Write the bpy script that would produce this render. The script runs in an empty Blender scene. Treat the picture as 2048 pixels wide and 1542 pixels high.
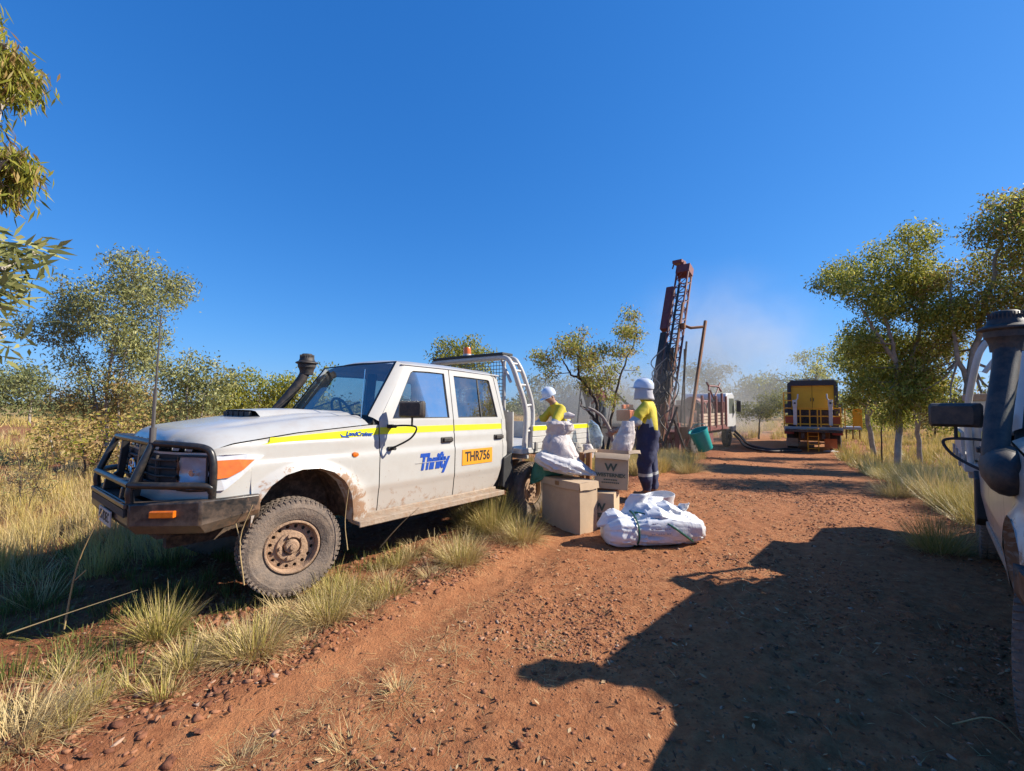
import bpy, math, random
import numpy as np
from mathutils import Vector, Matrix
R = math.radians
random.seed(7); rng = np.random.default_rng(7)
SC = bpy.context.scene
COL = SC.collection

# ------------------------------------------------------------------ camera, sky, sun, exposure
CAM_H, FPX, PITCH = 1.5, 880.0, math.atan(36/880.0)
cam_d = bpy.data.cameras.new('camera'); cam = bpy.data.objects.new('camera', cam_d); COL.objects.link(cam)
cam_d.sensor_width = 36; cam_d.lens = 36*FPX/2048; cam_d.clip_start = .05; cam_d.clip_end = 3000
cam.location = (0, 0, CAM_H); cam.rotation_euler = (R(90)+PITCH, 0, 0)
SC.camera = cam
SUN_EL, SUN_AZ = R(35.2), math.atan2(.999, .045)          # azimuth measured from +Y towards +X
w = bpy.data.worlds.new('World'); SC.world = w; w.use_nodes = True
nt = w.node_tree; nt.nodes.clear()
sky = nt.nodes.new('ShaderNodeTexSky'); sky.sky_type = 'NISHITA'; sky.sun_disc = False
sky.sun_elevation = SUN_EL; sky.sun_rotation = SUN_AZ
sky.altitude = 0; sky.air_density = 1.0; sky.dust_density = 0.25; sky.ozone_density = 1.0
# the phone's deep-blue colour response: one power curve per channel over the whole sky
sep = nt.nodes.new('ShaderNodeSeparateColor'); hsv = nt.nodes.new('ShaderNodeCombineColor')
nt.links.new(sky.outputs[0], sep.inputs[0])
for ch, (k_, g_) in enumerate(((.200, 1.155), (.823, .727), (2.117, .560))):
    pw = nt.nodes.new('ShaderNodeMath'); pw.operation = 'POWER'; pw.inputs[1].default_value = g_
    ml = nt.nodes.new('ShaderNodeMath'); ml.operation = 'MULTIPLY'; ml.inputs[1].default_value = k_
    nt.links.new(sep.outputs[ch], pw.inputs[0]); nt.links.new(pw.outputs[0], ml.inputs[0]); nt.links.new(ml.outputs[0], hsv.inputs[ch])
bg = nt.nodes.new('ShaderNodeBackground'); bg.inputs['Strength'].default_value = 0.090
wo = nt.nodes.new('ShaderNodeOutputWorld')
nt.links.new(hsv.outputs[0], bg.inputs['Color']); nt.links.new(bg.outputs[0], wo.inputs[0])
sl = bpy.data.lights.new('sun', 'SUN'); sl.energy = 5.0; sl.angle = R(.5); sl.color = (1, .92, .79)
sun = bpy.data.objects.new('sun', sl); COL.objects.link(sun)
sd = Vector((math.sin(SUN_AZ)*math.cos(SUN_EL), math.cos(SUN_AZ)*math.cos(SUN_EL), math.sin(SUN_EL)))
sun.rotation_euler = sd.to_track_quat('Z', 'Y').to_euler()
sun.location = (30, 3, 25)
vs = SC.view_settings; vs.view_transform = 'Standard'; vs.look = 'None'; vs.exposure = 0.85; vs.gamma = 1
SC.cycles.max_bounces = 8; SC.cycles.transparent_max_bounces = 16
SC.cycles.volume_step_rate = 2.0; SC.cycles.volume_max_steps = 128

# ------------------------------------------------------------------ helpers
def at(u, v, Y):
    """world point at depth Y seen in the photograph's pixel u, v"""
    a = (u-1024)/FPX; b = -(v-771)/FPX
    d = (a, math.cos(PITCH)-b*math.sin(PITCH), math.sin(PITCH)+b*math.cos(PITCH))
    t = Y/d[1]
    return Vector((d[0]*t, Y, CAM_H+d[2]*t))
_tab = np.random.default_rng(99).random((256, 256))
def vnoise(x, y, seed=0):
    x = np.asarray(x, float)+seed*17.31; y = np.asarray(y, float)+seed*9.77
    xi = np.floor(x).astype(int); yi = np.floor(y).astype(int)
    fx = x-xi; fy = y-yi; fx = fx*fx*(3-2*fx); fy = fy*fy*(3-2*fy)
    g = lambda i, j: _tab[i & 255, j & 255]
    return (g(xi, yi)*(1-fx)+g(xi+1, yi)*fx)*(1-fy)+(g(xi, yi+1)*(1-fx)+g(xi+1, yi+1)*fx)*fy
def fbm(x, y, oct=4, seed=0):
    s = 0; a = .5
    for k in range(oct):
        s = s+a*(vnoise(x, y, seed+k)-.5); x = np.asarray(x)*2.03; y = np.asarray(y)*2.03; a *= .5
    return s
def sstep(a, b, x):
    t = np.clip((np.asarray(x, float)-a)/(b-a), 0, 1); return t*t*(3-2*t)
RD = (math.sin(R(32)), math.cos(R(32)))                   # direction of the track
def track_lat(x, y): return (x-2.67)*RD[1]-(y-5.15)*RD[0]
def zg(x, y):
    r = np.asarray(x)*RD[0]+np.asarray(y)*RD[1]
    return -.9*sstep(7, 23, r)
def zgf(x, y): return float(zg(x, y))
def tag(o, label=None, cat=None, group=None, kind=None):
    if label: o['label'] = label
    if cat: o['category'] = cat
    if group: o['group'] = group
    if kind: o['kind'] = kind
    return o
def empty(name, loc, rz=0, label=None, cat=None, group=None, rot=None):
    o = bpy.data.objects.new(name, None); COL.objects.link(o); o.location = loc
    o.rotation_euler = rot if rot else (0, 0, rz); o.empty_display_size = .3
    return tag(o, label, cat, group)
def link(name, me, mats, parent=None):
    o = bpy.data.objects.new(name, me); COL.objects.link(o)
    for m in (mats if isinstance(mats, (list, tuple)) else [mats]): me.materials.append(m)
    if parent: o.parent = parent
    return o
def npmesh(name, V, quads=None, tris=None, mi=None):
    V = np.asarray(V, np.float32)
    me = bpy.data.meshes.new(name)
    q = np.zeros((0, 4), int) if quads is None else np.asarray(quads, int)
    t = np.zeros((0, 3), int) if tris is None else np.asarray(tris, int)
    me.vertices.add(len(V)); me.vertices.foreach_set('co', V.ravel())
    nl = q.size+t.size; me.loops.add(nl)
    me.loops.foreach_set('vertex_index', np.concatenate([q.ravel(), t.ravel()]).astype(np.int32))
    npoly = len(q)+len(t); me.polygons.add(npoly)
    st = np.concatenate([np.arange(len(q))*4, q.size+np.arange(len(t))*3]).astype(np.int32)
    me.polygons.foreach_set('loop_start', st)
    if mi is not None: me.polygons.foreach_set('material_index', np.asarray(mi, np.int32))
    me.update(calc_edges=True); me.validate(verbose=False)
    return me
def rotz(a): return Matrix.Rotation(a, 3, 'Z')
class MB:
    def __init__(s): s.v = []; s.f = []; s.m = []
    def add(s, V, F, mi=0):
        o = len(s.v); s.v += [tuple(p) for p in V]
        for f in F: s.f.append(tuple(o+i for i in f)); s.m.append(mi)
        return s
    def box(s, c, d, rot=None, mi=0, taper=1.0):
        V = []
        for k in (-1, 1):
            for j in (-1, 1):
                for i in (-1, 1):
                    t = taper if k > 0 else 1
                    p = Vector((i*d[0]/2*t, j*d[1]/2*t, k*d[2]/2))
                    if rot is not None: p = rot @ p
                    V.append(Vector(c)+p)
        return s.add(V, [(0, 2, 3, 1), (4, 5, 7, 6), (0, 1, 5, 4), (2, 6, 7, 3), (0, 4, 6, 2), (1, 3, 7, 5)], mi)
    def tube(s, pts, r, n=8, mi=0, caps=True):
        pts = [Vector(p) for p in pts]; N = len(pts)
        rs = r if isinstance(r, (list, tuple)) else [r]*N
        up = None; V = []; F = []
        for i, p in enumerate(pts):
            t = (pts[min(i+1, N-1)]-pts[max(i-1, 0)])
            if t.length < 1e-9: t = Vector((0, 0, 1))
            t.normalize()
            if up is None:
                up = Vector((0, 0, 1)) if abs(t.z) < .9 else Vector((1, 0, 0))
            a = t.cross(up)
            if a.length < 1e-6: a = t.cross(Vector((0, 1, .2)))
            a.normalize(); b = a.cross(t); up = b
            for k in range(n):
                th = 2*math.pi*k/n
                V.append(p+(a*math.cos(th)+b*math.sin(th))*rs[i])
        for i in range(N-1):
            for k in range(n):
                F.append((i*n+k, i*n+(k+1) % n, (i+1)*n+(k+1) % n, (i+1)*n+k))
        if caps: F += [tuple(range(n))[::-1], tuple((N-1)*n+k for k in range(n))]
        return s.add(V, F, mi)
    def lathe(s, prof, c=(0, 0, 0), axis='Z', n=24, mi=0, sc=(1, 1)):
        V = []; F = []; M = len(prof)
        for k in range(n):
            th = 2*math.pi*k/n; ca, sa = math.cos(th)*sc[0], math.sin(th)*sc[1]
            for r, h in prof:
                p = (r*ca, r*sa, h) if axis == 'Z' else ((h, r*ca, r*sa) if axis == 'X' else (r*sa, h, r*ca))
                V.append((c[0]+p[0], c[1]+p[1], c[2]+p[2]))
        for k in range(n):
            for i in range(M-1):
                a = k*M+i; b = ((k+1) % n)*M+i
                F.append((a, b, b+1, a+1))
        return s.add(V, F, mi)
    def grid(s, P, mi=0, flip=False):
        P = np.asarray(P); nu, nv = P.shape[:2]; F = []
        for i in range(nu-1):
            for j in range(nv-1):
                q = (i*nv+j, (i+1)*nv+j, (i+1)*nv+j+1, i*nv+j+1)
                F.append(q[::-1] if flip else q)
        return s.add(P.reshape(-1, 3).tolist(), F, mi)
    def prism(s, poly, f0, f1, mi=0):
        """poly: 2-D points; f0, f1 map a 2-D point to 3-D"""
        n = len(poly); V = [f0(*p) for p in poly]+[f1(*p) for p in poly]
        F = [tuple(range(n))[::-1], tuple(range(n, 2*n))]+[(i, (i+1) % n, n+(i+1) % n, n+i) for i in range(n)]
        return s.add(V, F, mi)
    def ring(s, outer, inner, mi=0, flip=False):
        n = len(outer); V = list(outer)+list(inner); F = []
        for i in range(n):
            j = (i+1) % n; q = (i, j, n+j, n+i); F.append(q[::-1] if flip else q)
        return s.add(V, F, mi)
    def build(s, name, mats, parent=None, smooth=35, bevel=0, seg=2):
        me = bpy.data.meshes.new(name); me.from_pydata([tuple(p) for p in s.v], [], s.f)
        me.polygons.foreach_set('material_index', s.m)
        me.update()
        if smooth:
            me.shade_smooth(); me.set_sharp_from_angle(angle=R(smooth))
        o = link(name, me, mats, parent)
        if bevel:
            b = o.modifiers.new('bevel', 'BEVEL'); b.width = bevel; b.segments = seg; b.limit_method = 'ANGLE'; b.angle_limit = R(40)
        return o
def bez(pts, n=6):
    """Catmull-Rom through pts"""
    pts = [Vector(p) for p in pts]; out = []
    P = [2*pts[0]-pts[1]]+pts+[2*pts[-1]-pts[-2]]
    for i in range(1, len(P)-2):
        for k in range(n):
            t = k/n; a, b, c, d = P[i-1], P[i], P[i+1], P[i+2]
            out.append(.5*((2*b)+(c-a)*t+(2*a-5*b+4*c-d)*t*t+(-a+3*b-3*c+d)*t*t*t))
    out.append(pts[-1]); return out

# ------------------------------------------------------------------ materials
class NT:
    def __init__(s, name):
        s.mat = bpy.data.materials.new(name); s.mat.use_nodes = True; s.t = s.mat.node_tree; s.t.nodes.clear()
        s.out = s.n('ShaderNodeOutputMaterial')
    def n(s, typ, **kw):
        nd = s.t.nodes.new(typ)
        for k, v in kw.items(): setattr(nd, k, v)
        return nd
    def l(s, a, b): s.t.links.new(a, b)
    def val(s, sock, v):
        if hasattr(v, 'links') or isinstance(v, bpy.types.NodeSocket): s.l(v, sock)
        elif isinstance(v, (tuple, list)) and len(v) == 3: sock.default_value = (*v, 1) if sock.type == 'RGBA' else v
        else: sock.default_value = v
    def noise(s, scale, detail=4, rough=.6, vec=None, dist=0):
        nd = s.n('ShaderNodeTexNoise'); nd.inputs['Scale'].default_value = scale; nd.inputs['Detail'].default_value = detail
        nd.inputs['Roughness'].default_value = rough; nd.inputs['Distortion'].default_value = dist
        if vec is not None: s.l(vec, nd.inputs['Vector'])
        return nd.outputs['Fac']
    def ramp(s, fac, stops):
        nd = s.n('ShaderNodeValToRGB'); e = nd.color_ramp.elements
        while len(e) < len(stops): e.new(.5)
        for k, (p, c) in enumerate(stops):
            e[k].position = p; e[k].color = (*c, 1) if isinstance(c, (tuple, list)) else (c, c, c, 1)
        s.l(fac, nd.inputs[0]); return nd.outputs[0]
    def mix(s, fac, a, b, blend='MIX'):
        nd = s.n('ShaderNodeMix', data_type='RGBA', blend_type=blend)
        s.val(nd.inputs[0], fac); s.val(nd.inputs[6], a); s.val(nd.inputs[7], b); return nd.outputs[2]
    def math(s, op, a, b=0, clamp=False):
        nd = s.n('ShaderNodeMath', operation=op, use_clamp=clamp); s.val(nd.inputs[0], a); s.val(nd.inputs[1], b); return nd.outputs[0]
    def maprange(s, v, a, b, c=0, d=1):
        nd = s.n('ShaderNodeMapRange'); s.val(nd.inputs[0], v); s.val(nd.inputs[1], a); s.val(nd.inputs[2], b); s.val(nd.inputs[3], c); s.val(nd.inputs[4], d); return nd.outputs[0]
    def bump(s, h, strength=.3, dist=.01):
        nd = s.n('ShaderNodeBump'); nd.inputs['Strength'].default_value = strength; nd.inputs['Distance'].default_value = dist
        s.l(h, nd.inputs['Height']); return nd.outputs[0]
    def bsdf(s, col, rough=.5, metal=0, normal=None, spec=.5, **kw):
        b = s.n('ShaderNodeBsdfPrincipled'); s.val(b.inputs['Base Color'], col); s.val(b.inputs['Roughness'], rough)
        s.val(b.inputs['Metallic'], metal); b.inputs['Specular IOR Level'].default_value = spec
        for k, v in kw.items(): s.val(b.inputs[k.replace('_', ' ')], v)
        if normal is not None: s.l(normal, b.inputs['Normal'])
        s.l(b.outputs[0], s.out.inputs[0]); return b
MUD = (.26, .14, .07); ALB = .82
def mat(name, col, rough=.5, metal=0, var=.12, vs=6., bump=0, bs=40., dust=.0, mud=None, spec=.5, coat=0, dustcol=(.34, .22, .14)):
    """a plain surface with uneven colour, fine relief, dust; mud = (z low, z high, amount) in the thing's own height"""
    col = tuple(ALB*c for c in col); dustcol = tuple(.85*c for c in dustcol)
    m = NT(name); tc = m.n('ShaderNodeTexCoord'); V = tc.outputs['Object']
    n1 = m.noise(vs, 5, .65, V)
    dark = tuple(c*(1-var) for c in col); lite = tuple(min(1, c*(1+var*.6)) for c in col)
    c = m.ramp(n1, [(.3, dark), (.7, lite)])
    rg = m.math('ADD', m.math('MULTIPLY', n1, .16), rough-.08)
    if dust:
        n2 = m.noise(vs*2.6, 6, .7, V); f = m.math('MULTIPLY', m.maprange(n2, .42, .68), dust)
        c = m.mix(f, c, dustcol); rg = m.math('ADD', rg, m.math('MULTIPLY', f, .4), True)
    if mud:
        sp = m.n('ShaderNodeSeparateXYZ'); m.l(V, sp.inputs[0])
        h = m.maprange(sp.outputs[2], mud[0], mud[1], 1, 0)
        n3 = m.noise(9, 8, .72, V, .4); n4 = m.noise(38, 4, .6, V)
        a = m.math('ADD', n3, m.math('MULTIPLY', h, .30)); f = m.maprange(a, .76, .90)
        sp2 = m.math('MULTIPLY', m.maprange(n4, .66, .69), m.maprange(h, 0.0, .5))
        f = m.math('MULTIPLY', m.math('MAXIMUM', f, m.math('MULTIPLY', sp2, .8)), mud[2], True)
        wa = m.n('ShaderNodeVectorMath', operation='LENGTH'); cb_ = m.n('ShaderNodeCombineXYZ'); m.l(m.math('ADD', sp.outputs[0], .09), cb_.inputs[0]); m.l(m.math('SUBTRACT', sp.outputs[2], .42), cb_.inputs[2]); m.l(cb_.outputs[0], wa.inputs[0])
        near = m.maprange(wa.outputs['Value'], .50, .72, 1, 0); f = m.math('MAXIMUM', f, m.math('MULTIPLY', m.maprange(m.math('ADD', n3, m.math('MULTIPLY', near, .34)), .78, .86), mud[2]))
        film = m.math('MULTIPLY', m.math('MULTIPLY', m.maprange(h, .38, .44), m.math('ADD', n1, .35)), .42*mud[2])
        c = m.mix(film, c, (.34, .25, .18)); c = m.mix(f, c, MUD); rg = m.math('ADD', rg, m.math('MULTIPLY', f, .5), True)
    nm = m.bump(m.noise(bs, 4, .6, V), bump, .02) if bump else None
    kw = {'Coat_Weight': coat, 'Coat_Roughness': .12} if coat else {}
    m.bsdf(c, rg, metal, nm, spec, **kw); return m.mat
def glass(name, tint=(.55, .66, .66), refl=1.0):
    m = NT(name); lw = m.n('ShaderNodeFresnel'); lw.inputs[0].default_value = 1.5
    tr = m.n('ShaderNodeBsdfTransparent'); m.val(tr.inputs[0], tint); gl = m.n('ShaderNodeBsdfGlossy'); gl.inputs['Roughness'].default_value = .02
    tc = m.n('ShaderNodeTexCoord'); d = m.n('ShaderNodeBsdfDiffuse'); m.val(d.inputs[0], (.45, .35, .26))
    mx = m.n('ShaderNodeMixShader'); f = m.math('MULTIPLY', lw.outputs[0], refl, True); m.l(f, mx.inputs[0]); m.l(tr.outputs[0], mx.inputs[1]); m.l(gl.outputs[0], mx.inputs[2])
    m2 = m.n('ShaderNodeMixShader'); m.l(m.math('MULTIPLY', m.maprange(m.noise(5, 6, .7, tc.outputs['Object']), .4, .8), .16), m2.inputs[0])
    m.l(mx.outputs[0], m2.inputs[1]); m.l(d.outputs[0], m2.inputs[2]); m.l(m2.outputs[0], m.out.inputs[0]); return m.mat
def leafmat(name, stops, trans=.35, rough=.5, spec=.35, TINT=(1.03, .95, .78)):
    m = NT(name); g = m.n('ShaderNodeNewGeometry'); c = m.ramp(g.outputs['Random Per Island'], [(p, (min(1, q[0]*TINT[0]), q[1]*TINT[1], q[2]*TINT[2])) for p, q in stops])
    b = m.n('ShaderNodeBsdfPrincipled'); m.l(c, b.inputs['Base Color']); b.inputs['Roughness'].default_value = rough; b.inputs['Specular IOR Level'].default_value = spec
    t = m.n('ShaderNodeBsdfTranslucent'); m.l(c, t.inputs[0]); mx = m.n('ShaderNodeMixShader'); mx.inputs[0].default_value = trans
    m.l(b.outputs[0], mx.inputs[1]); m.l(t.outputs[0], mx.inputs[2]); m.l(mx.outputs[0], m.out.inputs[0]); return m.mat
M = {}
M['paint'] = mat('white_paint', (.545, .53, .49), .32, var=.04, vs=3, mud=(.40, .98, .9), coat=.5, dust=.10)
M['paint_clean'] = mat('white_hood_paint', (.52, .515, .49), .34, var=.04, vs=3, coat=.5, dust=.22)
M['steel_white'] = mat('white_tray_paint', (.565, .555, .525), .4, var=.08, vs=5, dust=.25)
M['black_bar'] = mat('black_bar_paint', (.018, .019, .02), .33, var=.3, vs=8, mud=(.5, 1.0, .35), dust=.10)
M['black_bump'] = mat('black_bumper_paint', (.02, .021, .021), .34, var=.3, vs=6, mud=(.45, .85, .5), dust=.28)
M['rubber'] = mat('black_rubber', (.025, .025, .026), .65, var=.3, bump=.2)
M['plastic'] = mat('black_plastic', (.022, .022, .023), .58, var=.2, dust=.2, bump=.1, bs=120)
M['dark'] = mat('dark_underbody', (.03, .022, .017), .85, var=.4, dust=.45, bump=.3)
M['wellmud'] = mat('muddy_arch_liner', (.10, .065, .04), .9, var=.5, dust=.8, bump=.6, bs=18)
M['tyre'] = mat('dusty_tyre', (.19, .148, .118), .88, var=.35, vs=5, dust=.6, bump=.4, bs=70, dustcol=(.36, .265, .19))
M['tyre_clean'] = mat('dark_tyre', (.03, .028, .027), .8, var=.3, vs=9, dust=.35, bump=.4, bs=70)
M['rim'] = mat('mud_caked_rim', (.42, .27, .17), .85, var=.3, vs=14, dust=.4, bump=.5, bs=45)
M['yellow'] = mat('fluoro_yellow_tape', (.86, .83, .01), .4, var=.03, dust=.06)
M['yellow'].node_tree.nodes['Principled BSDF'].inputs['Emission Strength'].default_value = 0
M['orange_sign'] = mat('orange_sticker', (.85, .36, .02), .45, var=.04)
M['ink'] = mat('black_ink', (.02, .018, .015), .6)
M['blue'] = mat('blue_lettering', (.012, .075, .42), .4, var=.05)
M['amber'] = mat('amber_lens', (.75, .17, .01), .18, var=.2, vs=30, coat=.6)
M['reflector'] = mat('lamp_reflector', (1.0, 1.05, 1.12), .22, .3, var=.08, vs=30)
M['clear_lamp'] = mat('pale_lamp_plastic', (.70, .71, .72), .2, .1, var=.12, vs=20, coat=.6)
M['chrome'] = mat('chrome_reflector', (.75, .77, .8), .12, 1, var=.1)
M['glass'] = glass('window_glass', (.60, .70, .68), .85)
M['glass2'] = glass('tinted_glass', (.52, .56, .52), .35)
M['screen'] = glass('windscreen_glass', (.90, .95, .90), .30)
M['lens'] = glass('lamp_lens', (.85, .88, .9), 1.0)
M['seat'] = mat('grey_seat_cloth', (.09, .09, .095), .9, bump=.2)
M['plate'] = mat('number_plate', (.62, .58, .52), .5, dust=.3)
M['step'] = mat('muddy_side_step', (.40, .31, .23), .7, var=.3, dust=.9, bump=.4, bs=50)
M['mirrorglass'] = mat('mirror_glass', (.5, .52, .55), .03, 1, var=.02)
M['beacon'] = mat('orange_beacon', (.9, .18, .01), .25, coat=.6)
M['frame_dark'] = mat('dark_aerial', (.10, .09, .085), .5, var=.2)
M['steel'] = mat('galvanised_steel', (.45, .45, .44), .45, .7, var=.2, dust=.3)
M['meshgrey'] = mat('dusty_mesh_steel', (.30, .25, .20), .7, .2, dust=.4)
# ------------------------------------------------------------------ dual-cab utes (x forward from the front axle, y to the left, z up)
YZ = [.40, .48, .52, .70, .715, .99, 1.02, 1.05, 1.155, 1.18, 1.32, 1.92]
YY = [.79, .808, .822, .842, .849, .852, .850, .838, .838, .829, .820, .715]
def ysd(z): return float(np.interp(z, YZ, YY))
ARCH = [(.33, .58), (.31, .66), (.27, .77), (.20, .86), (.10, .925), (-.03, .955), (-.17, .95), (-.29, .905), (-.39, .82), (-.455, .70), (-.485, .58), (-.495, .47)]
def _dense(P, n=4):
    o = []
    for (a, b), (c, d) in zip(P, P[1:]): o += [(a+(c-a)*k/n, b+(d-b)*k/n) for k in range(n)]
    return o+[P[-1]]
def hood_edge(x): return float(np.interp(x, [-.65, 0, .45, .62, .70], [1.285, 1.235, 1.175, 1.135, 1.10]))
def wheel(root, x, y, steer=0, nm='wheel', muddy=True):
    s = 1 if y > 0 else -1
    Mx = Matrix.Translation((x, y-s*.12, .366)) @ Matrix.Rotation(steer, 4, 'Z') @ Matrix.Diagonal((.94, .86, .94, 1))
    rim = MB(); rp = [(.225, -.08), (.222, .085), (.207, .098), (.197, .098), (.190, .075), (.186, .035)]
    rim.lathe(rp, axis='Y', n=40)
    NH = 16
    for k in range(NH):                                    # rim web with round holes
        a0, a1 = 2*math.pi*k/NH, 2*math.pi*(k+1)/NH; am = (a0+a1)/2
        r0, r1, rc, rr = .118, .186, .160, .0155
        def P(r, a, h): return (r*math.sin(a), h, r*math.cos(a))
        out = [P(r0, a0, .045), P((r0+r1)/2, a0, .042), P(r1, a0, .035), P(r1, am, .035), P(r1, a1, .035), P((r0+r1)/2, a1, .042), P(r0, a1, .045), P(r0, am, .045)]
        inn = []
        for q in range(8):
            ph = math.atan2(1, 1)*0+(-3*math.pi/4-q*math.pi/4)
            dr, da = rr*math.sin(ph), rr*math.cos(ph)/rc
            inn.append(P(rc+dr, am+da, .040))
        rim.ring(out, inn); rim.ring(inn, [(p[0], .01, p[2]) for p in inn])
    rim.lathe([(.118, .045), (.112, .062), (.075, .066), (.070, .045), (.062, .040)], axis='Y', n=32)
    for k in range(5):
        a = 2*math.pi*k/5+.3; c = (.089*math.sin(a), .075, .089*math.cos(a))
        rim.lathe([(.0, .018), (.012, .016), (.013, -.01)], c=c, axis='Y', n=6)
    if s < 0: rim.v = [(p[0], -p[1], p[2]) for p in rim.v]; rim.f = [f[::-1] for f in rim.f]
    rim.v = [tuple(Mx @ Vector(p)) for p in rim.v]
    ro = rim.build(nm, M['rim'], root, 30)
    hb = MB(); hb.lathe([(.0, .092), (.045, .09), (.055, .08), (.06, .03), (.062, -.05)], axis='Y', n=20)
    hb.lathe([(.0, .115), (.022, .112), (.025, .09)], axis='Y', n=10)
    hb.lathe([(.0, -.02), (.2, -.02)], axis='Y', n=24)
    if s < 0: hb.v = [(p[0], -p[1], p[2]) for p in hb.v]; hb.f = [f[::-1] for f in hb.f]
    hb.v = [tuple(Mx @ Vector(p)) for p in hb.v]
    hb.build('hub', M['rim'] if muddy else M['steel'], ro, 30)
    ty = MB()
    ty.lathe([(.222, -.10), (.25, -.112), (.30, -.124), (.335, -.123), (.362, -.112), (.374, -.095), (.378, -.05), (.379, 0), (.378, .05), (.374, .095), (.362, .112), (.335, .123), (.318, .1255), (.314, .1235), (.30, .1245), (.262, .118), (.258, .1155), (.25, .113), (.222, .10)], axis='Y', n=56)
    NB = 58
    for k in range(NB):
        a = 2*math.pi*k/NB
        for row, (yy, ww) in enumerate([(-.092, .040), (-.032, .05), (.032, .05), (.092, .040)]):
            aa = a+(.5*2*math.pi/NB if row in (1, 3) else 0); rot = Matrix.Rotation(aa, 3, 'Y') @ Matrix.Rotation(.25*(1 if row < 2 else -1), 3, 'Z')
            rr = .381 if row in (1, 2) else .377
            ty.box((rr*math.sin(aa), yy, rr*math.cos(aa)), (.026, ww, .008), rot)
        for sg in (-1, 1):
            aa = a+(.5*2*math.pi/NB if sg > 0 else 0); rot = Matrix.Rotation(aa, 3, 'Y')
            ty.box((.359*math.sin(aa), sg*.114, .359*math.cos(aa)), (.020, .008, .028), rot)
    ty.v = [tuple(Mx @ Vector(p)) for p in ty.v]
    ty.build('tyre', M['tyre'] if muddy else M['tyre_clean'], ro, 30)
    return ro
def text(s, size, m, parent, loc, xdir, updir, name='lettering', ext=.001, bold=.0, shear=0, space=1.0, align='CENTER', sx=1.0):
    cu = bpy.data.curves.new('t', 'FONT'); cu.body = s; cu.size = size; cu.extrude = ext; cu.offset = bold; cu.shear = shear
    cu.space_character = space; cu.align_x = align; cu.align_y = 'CENTER'; cu.resolution_u = 3
    o = bpy.data.objects.new('t', cu); COL.objects.link(o)
    dg = bpy.context.evaluated_depsgraph_get(); me = bpy.data.meshes.new_from_object(o.evaluated_get(dg))
    bpy.data.objects.remove(o); me.name = name; me.materials.clear()
    X = Vector(xdir).normalized(); U = Vector(updir); U = (U-X*U.dot(X)).normalized(); N = X.cross(U)
    T = Matrix(((X.x*sx, U.x, N.x, loc[0]), (X.y*sx, U.y, N.y, loc[1]), (X.z*sx, U.z, N.z, loc[2]), (0, 0, 0, 1)))
    me.transform(T); return link(name, me, m, parent)
def side_panel(mb, xs, zlo, zhi, s, nz=26, off=None, mi=0):
    P = []
    for x in xs:
        a, b = zlo(x), zhi(x); zs = sorted(set([round(a+(b-a)*k/nz, 4) for k in range(nz+1)]))
        while len(zs) < nz+1: zs.append(zs[-1])
        P.append([(x, s*(ysd(z)+(off(x, z) if off else 0)), z) for z in zs])
    mb.grid(P, mi, flip=(s > 0))
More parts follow.
